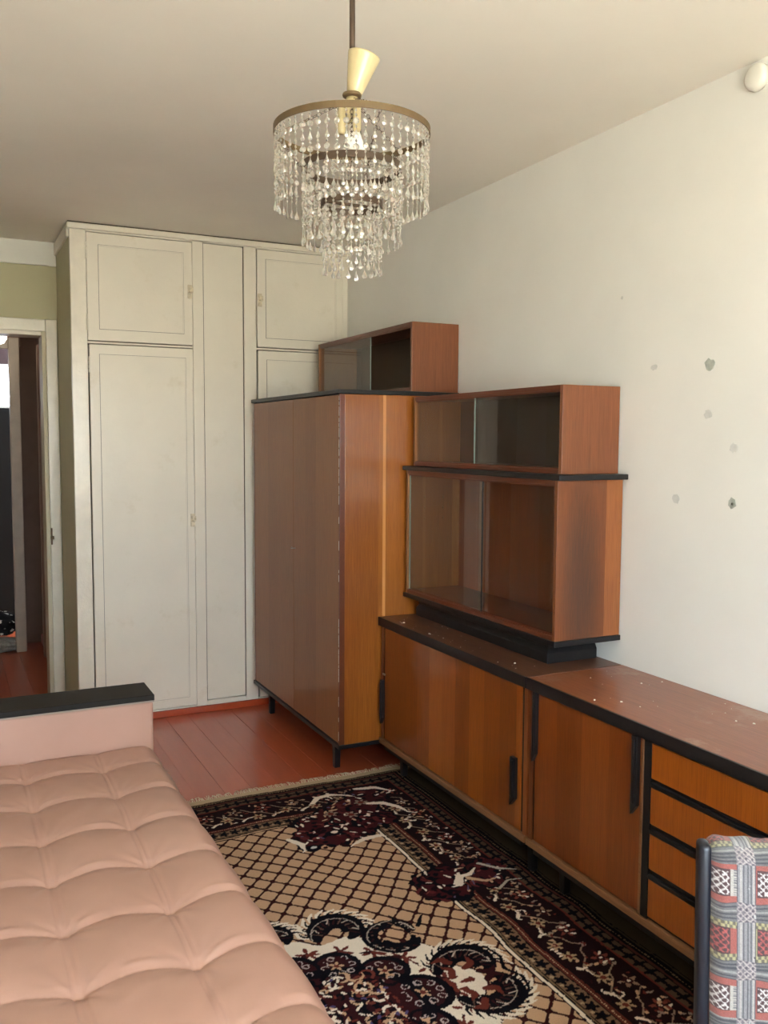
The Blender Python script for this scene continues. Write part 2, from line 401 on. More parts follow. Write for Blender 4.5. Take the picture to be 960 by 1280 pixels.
# hallway beyond
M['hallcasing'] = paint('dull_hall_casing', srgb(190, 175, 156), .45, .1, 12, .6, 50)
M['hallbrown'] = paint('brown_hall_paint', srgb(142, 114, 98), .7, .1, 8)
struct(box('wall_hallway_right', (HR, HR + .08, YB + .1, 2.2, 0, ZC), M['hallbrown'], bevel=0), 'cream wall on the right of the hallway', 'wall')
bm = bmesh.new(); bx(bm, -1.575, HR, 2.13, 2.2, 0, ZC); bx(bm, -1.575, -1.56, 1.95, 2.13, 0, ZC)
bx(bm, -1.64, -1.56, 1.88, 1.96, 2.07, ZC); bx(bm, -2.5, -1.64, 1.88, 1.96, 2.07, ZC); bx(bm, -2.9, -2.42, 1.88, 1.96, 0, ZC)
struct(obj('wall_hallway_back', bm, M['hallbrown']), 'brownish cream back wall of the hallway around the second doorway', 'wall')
struct(box('wall_hallway_left', (-2.98, -2.9, YB + .1, 5.1, 0, ZC), M['cream'], bevel=0), 'left wall of the hallway out of sight', 'wall')
struct(box('ceiling_hallway', (-2.98, HR + .08, YB + .1, 5.1, ZC, ZC + .08), M['ceiling'], bevel=0), 'hallway ceiling', 'ceiling')
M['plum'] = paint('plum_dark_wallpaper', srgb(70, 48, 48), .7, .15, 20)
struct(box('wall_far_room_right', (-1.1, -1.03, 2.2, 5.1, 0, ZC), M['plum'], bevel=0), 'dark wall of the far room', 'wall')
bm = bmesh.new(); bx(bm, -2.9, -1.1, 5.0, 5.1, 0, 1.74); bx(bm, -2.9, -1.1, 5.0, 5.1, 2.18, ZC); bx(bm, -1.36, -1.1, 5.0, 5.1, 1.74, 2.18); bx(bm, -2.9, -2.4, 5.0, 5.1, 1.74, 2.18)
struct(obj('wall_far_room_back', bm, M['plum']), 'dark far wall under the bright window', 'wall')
d2 = thing('door_2', 'cream casing of the second doorway across the hallway', 'doorway', (-1.6, 1.86, 0), kind='structure'); o3 = (-1.6, 1.86, 0)
box('casing', (-1.635, -1.57, 1.86, 1.95, 0, 2.12), M['hallcasing'], d2, .005, o3)
box('casing', (-2.42, -1.635, 1.86, 1.88, 2.045, 2.12), M['hallcasing'], d2, .005, o3)
box('casing', (-2.48, -2.42, 1.86, 1.95, 0, 2.12), M['hallcasing'], d2, .005, o3)
# a plain door leaf standing ajar against the hallway's right wall
d3 = thing('door_3', 'flat brownish cream door in the right wall of the hallway', 'door', (HR, 1.75, 0), kind='structure'); o3 = (HR, 1.75, 0)
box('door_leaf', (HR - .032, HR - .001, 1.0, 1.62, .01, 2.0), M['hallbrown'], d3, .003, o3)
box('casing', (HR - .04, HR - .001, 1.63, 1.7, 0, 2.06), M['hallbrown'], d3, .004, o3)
box('baseboard_hallway', (HR - .016, HR - .001, 1.72, 2.12, 0, .06), M['redpaint'])
struct(bpy.data.objects['baseboard_hallway'], 'red baseboard in the hallway recess', 'baseboard')
# far bright window
w2 = thing('window_2', 'overexposed bright window seen through both doorways', 'window', (-1.9, 5.02, 1.42), kind='structure'); o3 = (-1.9, 5.02, 1.42)
for a in ((-2.4, -1.36, 5.0, 5.05, 1.74, 1.77), (-2.4, -1.36, 5.0, 5.05, 2.15, 2.18), (-2.4, -2.37, 5.0, 5.05, 1.77, 2.15), (-1.39, -1.36, 5.0, 5.05, 1.77, 2.15)):
    box('window_frame', a, M['white'], w2, o=o3)
box('pane', (-2.37, -1.39, 5.02, 5.03, 1.77, 2.15), emit('daylit_far_window', (.82, .88, 1, 1), 11), w2, 0, o3)
# dark cabinet in the far room
fc_ = thing('dark_cabinet', 'near black tall cabinet in the far room below the bright window', 'cabinet', (-2.3, 3.0, 0)); o3 = (-2.3, 3.0, 0)
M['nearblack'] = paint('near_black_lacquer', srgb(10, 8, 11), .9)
box('body', (-2.3, -1.42, 3.02, 3.5, 0, 1.69), M['nearblack'], fc_, .004, o3)
box('door', (-2.29, -1.865, 3.0, 3.019, .06, 1.67), M['nearblack'], fc_, .003, o3); box('door', (-1.86, -1.43, 3.0, 3.019, .06, 1.67), M['nearblack'], fc_, .003, o3)
# hallway lamp: a small lit globe
hl = thing('ceiling_lamp', 'small glowing white globe lamp near the top of the doorway', 'lamp', (-1.71, 1.55, ZC)); o3 = (-1.71, 1.55, ZC)
bm = bmesh.new(); lathe(bm, [(.001, -.46), (.03, -.45), (.048, -.42), (.05, -.395), (.042, -.36), (.02, -.345)], 20)
obj('globe', bm, emit('lit_globe', (1, .93, .8, 1), 7), hl, True)
bm = bmesh.new(); tube(bm, [(0, 0, 0), (0, 0, -.35)], .004); obj('cord', bm, M['black'], hl)
bm = bmesh.new(); lathe(bm, [(.03, 0), (.028, -.012), (.008, -.03)], 16); obj('canopy', bm, M['white'], hl, True)
# cloth bundles on the hall floor
def bundle(name, c, r, seed, mat, label):
    rnd = random.Random(seed); bm = bmesh.new(); bmesh.ops.create_icosphere(bm, subdivisions=4, radius=1)
    ph = [rnd.uniform(0, 6) for _ in range(6)]
    for v in bm.verts:
        n = v.co.normalized()
        k = 1 + .10 * math.sin(7 * n.x + ph[0]) * math.sin(6 * n.y + ph[1]) + .07 * math.sin(13 * n.z + ph[2] + 5 * n.x) + .04 * math.sin(22 * n.y + ph[3])
        v.co = Vector((n.x * r[0] * k, n.y * r[1] * k, max(-r[2] * .8, n.z * r[2] * k) + r[2] * .8))
    o = obj(name, bm, mat, None, True); o.location = c
    return tag(o, label, 'textile')
mm, t, b = base_mat('black_white_print_cloth')
tc_ = N(t, 'ShaderNodeTexCoord').outputs['Object']
vo = N(t, 'ShaderNodeTexVoronoi'); vo.inputs['Scale'].default_value = 22; t.links.new(tc_, vo.inputs['Vector'])
t.links.new(ramp(t, math_(t, 'ADD', vo.outputs['Distance'], math_(t, 'MULTIPLY', noise(t, tc_, 40, 3), .5)), [(.5, srgb(215, 212, 205)), (.56, srgb(15, 14, 18)), (.9, srgb(20, 18, 22))]), b.inputs['Base Color']); b.inputs['Roughness'].default_value = .9
bundle('cloth_bundle', (-1.74, 2.02, .1), (.13, .1, .09), 3, mm, 'black and white printed cloth bundle on the hallway floor')
bundle('folded_cloth', (-1.72, 1.96, 0), (.12, .09, .052), 5, paint('grey_fluffy_cloth', srgb(150, 146, 136), .95, .2, 60, 1, 120), 'grey fluffy cloth folded under the printed bundle')

# ------------------------------------------------------------------ built-in closet
CX0, CX1, CD = -1.4677, -0.001, YB - .001
cl = thing('built_in_closet', 'tall cream painted built in closet with four panelled doors reaching the ceiling', 'closet', (CX0, 0, 0)); o3 = (CX0, 0, 0)
def cpart(name, a, mat=None, bevel=.002, parent=None): return box(name, a, mat or M['cream'], parent or cl, bevel, o3)
cpart('side_panel', (CX0, CX0 + .03, .03, CD, 0, ZC - .045), M['green'])
cpart('back_panel', (CX0 + .03, CX1, .034, .05, 0, ZC - .03), M['cream'])
T = .03   # frame thickness, face at y=0
stiles = [(CX0, -1.3925), (-.8715, -.815), (-.598, -.530), (-.0335, CX1)]
for i, (a, b) in enumerate(stiles): cpart('stile', (a, b, 0, T, .035, ZC - .035), M['cream_rough'] if i in (0,) else M['cream'], .003)
cpart('rail', (-1.3925, -.8715, .0008, T, 1.921, 1.931)); cpart('rail', (-.530, -.0335, .0008, T, 1.931, 1.941))
cpart('rail', (-1.3925, -.8715, .0008, T, .035, .042)); cpart('rail', (-.530, -.0335, .0008, T, .035, .042))
cpart('rail', (-1.3925, -.8715, .0008, T, 2.459, 2.47)); cpart('rail', (-.530, -.0335, .0008, T, 2.459, 2.47))
cpart('centre_panel', (-.8125, -.6005, .010, T, .063, 2.459))
cpart('dark_joint', (-.816, -.597, .0225, .029, .058, 2.464), M['dark_brown'], 0)
cpart('dark_joint', (CX0 - .008, CX1, -.006, .02, 2.494, 2.4995), M['dark_brown'], 0)  # dark strip above the cornice, coloured in for the shadow gap
cpart('dark_joint', (CX0 - .006, CX0 + .02, .021, CD, 2.494, 2.4995), M['dark_brown'], 0)  # same painted shadow line along the closet's side
for q_ in ((-.8145, -.8125), (-.6005, -.5985)): cpart('dark_joint', (q_[0], q_[1], .004, .02, .061, 2.461), M['dark_brown'], 0)

cpart('rail', (-.815, -.598, .0008, T, .035, .06)); cpart('rail', (-.815, -.598, .0008, T, 2.462, 2.47))
cpart('cornice', (CX0 - .012, CX1, -.012, T, 2.466, 2.494), M['cream'], .005)
cpart('cornice', (CX0 - .012, CX0 + .03, .031, CD, 2.43, 2.494), M['cream'], .005)
cpart('plinth', (CX0 - .004, CX1, -.006, T, 0, .034), M['redpaint'], .003)
M['latchpaint'] = paint('worn_latch_paint', srgb(214, 200, 170), .35, .2, 60, .8, 90, .2, (srgb(120, 96, 66), 50))
def cdoor(x0, x1, z0, z1, inset, hinge, latch):
    g = .0016
    d = cpart('door', (x0 + g, x1 - g, -.004, .018, z0 + g, z1 - g), M['cream'], .002)
    ax0, ax1, az0, az1 = x0 + inset, x1 - inset * .8, z0 + inset, z1 - inset
    # raised bead round the inner panel, with its dark line
    bm = bmesh.new(); s = .005
    for a in ((ax0, ax1, az0, az0 + s), (ax0, ax1, az1 - s, az1), (ax0, ax0 + s, az0 + s, az1 - s), (ax1 - s, ax1, az0 + s, az1 - s)):
        bx(bm, a[0] - CX0, a[1] - CX0, -.0075, -.004, a[2], a[3])
    obj('bead', bm, M['cream'], d)
    bm = bmesh.new(); q = .0016
    for a in ((ax0 - q, ax1 + q, az0 - q, az0), (ax0 - q, ax1 + q, az1, az1 + q), (ax0 - q, ax0, az0, az1), (ax1, ax1 + q, az0, az1)):
        bx(bm, a[0] - CX0, a[1] - CX0, -.0046, -.004, a[2], a[3])
    obj('joint_line', bm, M['dark_brown'], d)
    cpart('dark_joint', (x0 - .002, x1 + .002, .0185, .0275, z0 - .002, z1 + .002), M['dark_brown'], 0)
    hx = x0 if hinge == 'l' else x1
    for z in ((z0 + .12, z1 - .1) if z1 - z0 > 1 else (z0 + .09, z1 - .09)):
        bm = bmesh.new()
        for k in range(4): tube(bm, [(hx - CX0, -.008, z - .04 + .02 * k), (hx - CX0, -.008, z - .022 + .02 * k)], .0042, 8)
        obj('hinge', bm, M['cream'], d)
    lx, lz = latch
    bm = bmesh.new(); bx(bm, lx - .011 - CX0, lx + .011 - CX0, -.010, -.004, lz - .034, lz + .034); bx(bm, lx - .004 - CX0, lx + .016 - CX0, -.016, -.010, lz - .006, lz + .022)
    lathe(bm, [(.006, 0), (.007, .006), (.004, .012)], 12, (lx - CX0, -.0085, lz), Matrix.Rotation(PI / 2, 3, 'X'))
    obj('latch', bm, M['latchpaint'], d, bevel=.0015)
cdoor(-1.393, -.872, 1.934, 2.456, .058, 'l', (-.886, 2.206))
cdoor(-1.388, -.872, .045, 1.918, .05, 'l', (-.884, 1.032))
cdoor(-.528, -.034, 1.944, 2.456, .05, 'r', (-.512, 2.191))
cdoor(-.524, -.034, .045, 1.928, .05, 'r', (-.510, 1.03))

# ------------------------------------------------------------------ wardrobe
WX, WY0, WY1 = -.5676, -1.2101, -.0609
wd = thing('wardrobe', 'tall two door brown wardrobe with black top standing against the closet', 'wardrobe', (WX, WY0, 0)); o3 = (WX, WY0, 0)
def wp(n, a, m, bev=.0015, par=None): return box(n, a, m, par or wd, bev, o3)
wp('side_panel', (WX + .022, -.012, WY0, WY0 + .02, .156, 1.644), W['ward_side'])
wp('side_panel', (WX + .022, -.012, WY1 - .02, WY1, .156, 1.644), W['ward_side'])
wp('back_panel', (-.012, -.004, WY0, WY1, .156, 1.644), W['inner'])
wp('bottom_panel', (WX + .02, -.012, WY0 + .02, WY1 - .02, .156, .176), W['frame'])
wp('black_top', (-.5731 - .006, -.002, -1.2202, -.0518, 1.644, 1.6625), M['black'], .003)
wp('black_rail', (WX - .004, -.012, WY0 - .001, WY1 + .02, .138, .156), M['black'], .002)
ym = -.655
for a, b in ((WY0 + .012, ym - .001), (ym + .001, WY1 - .012)): 
    d = wp('door', (WX, WX + .02, a, b, .162, 1.641), W['ward_door'], .0012)
    if a > -1: 
        pass
    else:
        bm = bmesh.new(); tube(bm, [(-.001, ym - WY0 - .03, .945), (-.012, ym - WY0 - .028, .945), (-.013, ym - WY0 - .005, .942), (-.004, ym - WY0 + .012, .946)], .0022, 6)
        obj('key', bm, M['steel'], d)
# worn pale lacquer edges of the carcass
for y in (WY0 + .0045, WY1 - .0085):
    wp('front_edge', (WX - .001, WX + .022, y - .0045, y + .0065, .158, 1.643), W['frame'])
rnd = random.Random(4)
for y in (WY0 + .0105, WY1 - .0015):
    bm = bmesh.new(); z = 1.635
    while z > .2:
        h = rnd.uniform(.01, .04)
        if rnd.random() < (.95 if z > 1.2 else .45): bx(bm, -.0018, -.0008, y - .003 - WY0, y - .0005 - WY0, z - h, z)
        z -= h + rnd.uniform(.002, .012)
    obj('edge_wear', bm, M['chip'], wd)['kind'] = 'stuff'
def leg(parent, o3, x, y, z1, s=.028, mat=None, taper=.8, z0=0):
    bm = bmesh.new(); v = bx(bm, x - s / 2 - o3[0], x + s / 2 - o3[0], y - s / 2 - o3[1], y + s / 2 - o3[1], z0, z1)
    c = Vector((x - o3[0], y - o3[1], 0))
    for q in v:
        if q.co.z < z0 + .01: q.co.x = c.x + (q.co.x - c.x) * taper; q.co.y = c.y + (q.co.y - c.y) * taper
    return obj('leg', bm, mat or M['black'], parent, bevel=.002)
for x, y in ((-.512, -1.045), (-.05, -1.045), (-.512, -.17), (-.05, -.17)): leg(wd, o3, x, y, .138, .032)

# ------------------------------------------------------------------ glazed boxes
def glazed(label, name, x0, y0, y1, z0, z1, side_mat, frame_mat, panes, t=.016, lip=.012, inner=None, cat='cabinet', extra=None):
    """box open to -x; y0 is the near end. panes = list of (ya,yb,xoff)"""
    th = thing(name, label, cat, (x0, y0, z0)); o3 = (x0, y0, z0)
    p = lambda n, a, m, bev=.0015: box(n, a, m, th, bev, o3)
    p('side_panel', (x0, -.004, y0, y0 + t, z0, z1), side_mat)
    p('side_panel', (x0, -.004, y1 - t, y1, z0, z1), W['inner_side'])
    p('top_panel', (x0, -.004, y0 + t, y1 - t, z1 - t, z1), frame_mat)
    p('bottom_panel', (x0, -.004, y0 + t, y1 - t, z0, z0 + t), frame_mat)
    p('back_panel', (-.016, -.006, y0 + t, y1 - t, z0 + t, z1 - t), inner or W['inner'], 0)
    # grooved runners
    for (a, b) in ((z0 + t, z0 + t + .004), (z1 - t - .006, z1 - t)):
        bm = bmesh.new()
        for xx in (x0 + .004, x0 + .012, x0 + .020): bx(bm, xx - x0, xx + .002 - x0, t, y1 - t - y0, a - z0, b - z0)
        obj('runner', bm, frame_mat, th)
    for (a, b, xo) in panes:
        g = p('glass_pane', (x0 + xo, x0 + xo + .004, a, b, z0 + t + .001, z1 - t - .001), M['glass'], .0)
    return th, o3, p
M['glassedge'] = paint('ground_glass_edge', srgb(150, 170, 160), .3)
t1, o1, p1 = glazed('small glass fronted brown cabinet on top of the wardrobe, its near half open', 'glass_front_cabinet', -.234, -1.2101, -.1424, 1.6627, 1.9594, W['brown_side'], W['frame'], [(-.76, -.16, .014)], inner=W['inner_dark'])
p1('pane_edge', (-.2195, -.2165, -.764, -.760, 1.68, 1.942), M['glassedge'], 0)
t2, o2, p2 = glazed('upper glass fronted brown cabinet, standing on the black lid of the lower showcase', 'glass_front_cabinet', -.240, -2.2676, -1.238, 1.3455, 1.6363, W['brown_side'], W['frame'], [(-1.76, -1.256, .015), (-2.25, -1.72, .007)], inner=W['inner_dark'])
p2('pane_edge', (-.2335, -.2285, -1.720, -1.7165, 1.362, 1.62), M['glassedge'], 0)
t3, o3_, p3 = glazed('large glass fronted showcase with stained side, on a black plinth', 'showcase', -.2724, -2.2936, -1.238, .80, 1.3267, W['stained_side'], W['frame'], [(-1.83, -1.262, .007), (-2.276, -1.80, .015)])
p3('black_lid', (-.2724 - .013, -.002, -2.318, -1.226, 1.3269, 1.345), M['black'], .003)
p3('black_bottom', (-.2724 - .006, -.003, -2.300, -1.228, .782, .7998), M['black'], .002)
p3('pane_edge', (-.2655, -.2612, -1.834, -1.830, .818, 1.31), M['black'], 0)
p3('pane_edge', (-.2655, -.2612, -1.262, -1.256, .818, 1.31), M['glassedge'], 0)
p3('pane_edge', (-.258, -.253, -2.278, -2.274, .818, 1.31), M['black'], 0)
# shelf pin holes in the far end panel
for zz in (1.12, 1.165, 1.21):
    for xx in (-.10, -.19):
        bm = bmesh.new(); lathe(bm, [(.004, 0), (.0045, .002), (.002, .003)], 8, (xx - o3_[0], -1.254 - o3_[1], zz - o3_[2]), Matrix.Rotation(PI / 2, 3, 'X')); obj('shelf_pin', bm, M['brass'], t3)
# concave black plinth
bm = bmesh.new()
def plinth(bm, x0, x1, y0, y1, z0, z1):
    prof = [(0, z0), (0, z0 + (z1 - z0) * .42), (.010, z0 + (z1 - z0) * .62), (.002, z1)]
    rings = [[bm.verts.new((a, b, z)) for a, b in ((x0 + i, y0 + i), (x1, y0 + i), (x1, y1 - i), (x0 + i, y1 - i))] for i, z in prof]
    for A, B in zip(rings, rings[1:]):
        for k in range(4): bm.faces.new((A[k], A[(k + 1) % 4], B[(k + 1) % 4], B[k]))
    bm.faces.new(rings[0][::-1]); bm.faces.new(rings[-1])
plinth(bm, -.231 - o3_[0], -.02 - o3_[0], -2.20 - o3_[1], -1.26 - o3_[1], .7008 - o3_[2], .782 - o3_[2])
obj('plinth', bm, M['black'], t3, bevel=.0015)

# ------------------------------------------------------------------ sideboards
SX = -.3835
def sideboard(name, label, y0, y1, topmat):
    th = thing(name, label, 'sideboard', (SX, y0, 0)); o3 = (SX, y0, 0)
    p = lambda n, a, m, bev=.0015, par=None: box(n, a, m, par or th, bev, o3)
    p('tabletop', (SX - .004, -.003, y0, y1, .683, .7002), topmat, .002)
    p('black_top_edge', (SX - .012, SX - .0035, y0, y1, .664, .701), M['black'], .002)
    p('side_panel', (SX + .002, -.01, y0 + .004, y0 + .024, .155, .683), W['edge'])
    p('side_panel', (SX + .002, -.01, y1 - .024, y1 - .004, .155, .683), W['edge'])
    p('bottom_panel', (SX - .006, -.01, y0 + .002, y1 - .002, .150, .172), W['rail'], .002)
    p('back_panel', (-.01, -.004, y0 + .02, y1 - .02, .172, .683), W['inner'])
    p('black_rail', (SX + .004, SX + .026, y0 + .03, y1 - .03, .128, .150), M['black'])
    return th, o3, p
sb, o3, p = sideboard('sideboard', 'brown sideboard with wide flap front next to the wardrobe, under the showcase', -2.309, -1.2225, W['top_dark'])
p('flap_door', (SX, SX + .018, -2.272, -1.268, .178, .661), W['flap'], .0012)
p('dark_reveal', (SX + .006, SX + .016, -2.284, -2.272, .175, .664), M['darkgroove'], 0)
p('dark_reveal', (SX + .006, SX + .016, -1.268, -1.250, .175, .664), M['darkgroove'], 0)
def bar_handle(p_, o3, th, y, z0, z1, w=.022, d=.014, tip=0):
    bm = bmesh.new(); v = bx(bm, SX - d - o3[0], SX + .001 - o3[0], y - w / 2 - o3[1], y + w / 2 - o3[1], z0, z1)
    # chamfered lower end
    for q in v:
        if abs(q.co.z - z0) < 1e-4 and q.co.y < y - o3[1]: q.co.z += .03
    w2 = bx(bm, SX - d - .004 - o3[0], SX - d - o3[0], y - w / 2 + .006 - o3[1], y + w / 2 - .006 - o3[1], z0 + .035, z1 - .01)
    return obj('handle', bm, M['black'], th, bevel=.0025)
bar_handle(p, o3, sb, -1.256, .239, .433, .02); bar_handle(p, o3, sb, -2.243, .25, .417, .028)
for y in (-2.235, -1.29):
    leg(sb, o3, -.30, y, .150, .03, z0=.011); leg(sb, o3, -.05, y, .150, .03)
# a keyed catch on the flap's left
bm = bmesh.new(); bx(bm, -.005, .0, 1.035, 1.055, .455, .462); obj('catch', bm, M['steel'], sb)

s2, o3, p = sideboard('sideboard', 'brown sideboard with one door and four drawers, behind the armchair', -3.47, -2.3125, W['top'])
p('door', (SX, SX + .018, -2.832, -2.350, .178, .668), W['door'], .0012)
p('dark_reveal', (SX + .006, SX + .016, -2.350, -2.337, .175, .664), M['darkgroove'], 0)
p('door_edge', (SX - .003, SX + .02, -2.842, -2.8335, .175, .668), W['rail'])
bar_handle(p, o3, s2, -2.357, .437, .664, .018); bar_handle(p, o3, s2, -2.816, .441, .664, .022)
p('black_divider', (SX - .001, SX + .02, -2.868, -2.842, .172, .664), M['black'])
p('black_divider', (SX + .006, SX + .02, -3.446, -2.868, .172, .664), M['black'])
for z0, z1 in ((.562, .658), (.438, .538), (.314, .411), (.182, .286)):
    d = p('drawer', (SX - .001, SX + .016, -3.445, -2.870, z0, z1), W['drawer'], .0015)
    if z0 > .2:
        pass
for z0 in (.538, .411, .286):
    bm = bmesh.new(); bx(bm, -.004, .012, .026, .6, z0 + .001, z0 + .013); obj('pull_strip', bm, M['black'], s2, bevel=.002)
for y in (-2.41, -3.36):
    leg(s2, o3, -.30, y, .150, .03, z0=.011); leg(s2, o3, -.05, y, .150, .03)
# flecks of plaster and dust on the tops
rnd = random.Random(9); bm = bmesh.new()
for k in range(50):
    if k < 28: x, y = rnd.uniform(-.37, -.24), rnd.uniform(-2.29, -1.25)
    else: x, y = rnd.uniform(-.37, -.03), rnd.uniform(-3.3, -2.33)
    s = rnd.choice((.0014, .0014, .002, .0028, .0042)); a = rnd.uniform(0, PI); n = 5
    lo_v = []; hi_v = []
    for j in range(n):
        rr = s * rnd.uniform(.6, 1.1); ang = a + 2 * PI * j / n
        lo_v.append(bm.verts.new((x + rr * math.cos(ang), y + rr * math.sin(ang), .7004))); hi_v.append(bm.verts.new((x + .8 * rr * math.cos(ang), y + .8 * rr * math.sin(ang), .7004 + s * .5)))
    bm.faces.new(hi_v); bm.faces.new(lo_v[::-1])
    for j in range(n): bm.faces.new((lo_v[j], lo_v[(j + 1) % n], hi_v[(j + 1) % n], hi_v[j]))
tag(obj('plaster_crumbs', bm, M['chip']), 'white plaster crumbs scattered on the sideboard tops', 'crumbs', kind='stuff')

# ------------------------------------------------------------------ numpy painter
def lin(c):
    c = np.array(c, float) / 255
    return np.where(c <= .04045, c / 12.92, ((c + .055) / 1.055) ** 2.4)
class Canvas:
    def __init__(s, w, h, res):
        s.res = res; s.nx = int(w / res) + 1; s.ny = int(h / res) + 1
        s.x = np.arange(s.nx) * res; s.y = np.arange(s.ny) * res
        s.a = np.zeros((s.ny, s.nx, 3)); s.X, s.Y = np.meshgrid(s.x, s.y)
    def fill(s, mask, col): s.a[mask] = lin(col)
    def win(s, cx, cy, r):
        i0 = max(0, int((cx - r) / s.res)); i1 = min(s.nx, int((cx + r) / s.res) + 2)
        j0 = max(0, int((cy - r) / s.res)); j1 = min(s.ny, int((cy + r) / s.res) + 2)
        return slice(j0, max(j0, j1)), slice(i0, max(i0, i1))
    def ell(s, cx, cy, rx, ry, col, ang=0):
        w = s.win(cx, cy, max(rx, ry)); X = s.X[w] - cx; Y = s.Y[w] - cy
        c, d = math.cos(ang), math.sin(ang); u = (X * c + Y * d) / rx; v = (-X * d + Y * c) / ry
        s.a[w][u * u + v * v < 1] = lin(col)
    def rose(s, cx, cy, r, n, col, ph=0, k=.35):
        w = s.win(cx, cy, r); X = s.X[w] - cx; Y = s.Y[w] - cy; R = np.hypot(X, Y); T_ = np.arctan2(Y, X)
        s.a[w][R < r * ((1 - k) + k * np.cos(n * T_ + ph))] = lin(col)
    def stroke(s, pts, w0, w1, col, mid=None):
        P = np.array(pts, float); seg = np.hypot(*np.diff(P, axis=0).T); L = np.r_[0, np.cumsum(seg)]
        n = max(2, int(L[-1] / (s.res * .8)))
        for t_ in np.linspace(0, 1, n):
            x = np.interp(t_ * L[-1], L, P[:, 0]); y = np.interp(t_ * L[-1], L, P[:, 1])
            wd_ = w0 + (w1 - w0) * t_ if mid is None else (w0 * (1 - t_) + w1 * t_) + mid * math.sin(PI * t_)
            s.ell(x, y, max(wd_, s.res * .75), max(wd_, s.res * .75), col)
    def arc(s, cx, cy, r, a0, a1, w0, w1, col, mid=None, shrink=0):
        ts = np.linspace(0, 1, 40); A = np.radians(a0 + (a1 - a0) * ts); rr = r * (1 - shrink * ts)
        s.stroke(np.c_[cx + rr * np.cos(A), cy + rr * np.sin(A)], w0, w1, col, mid)

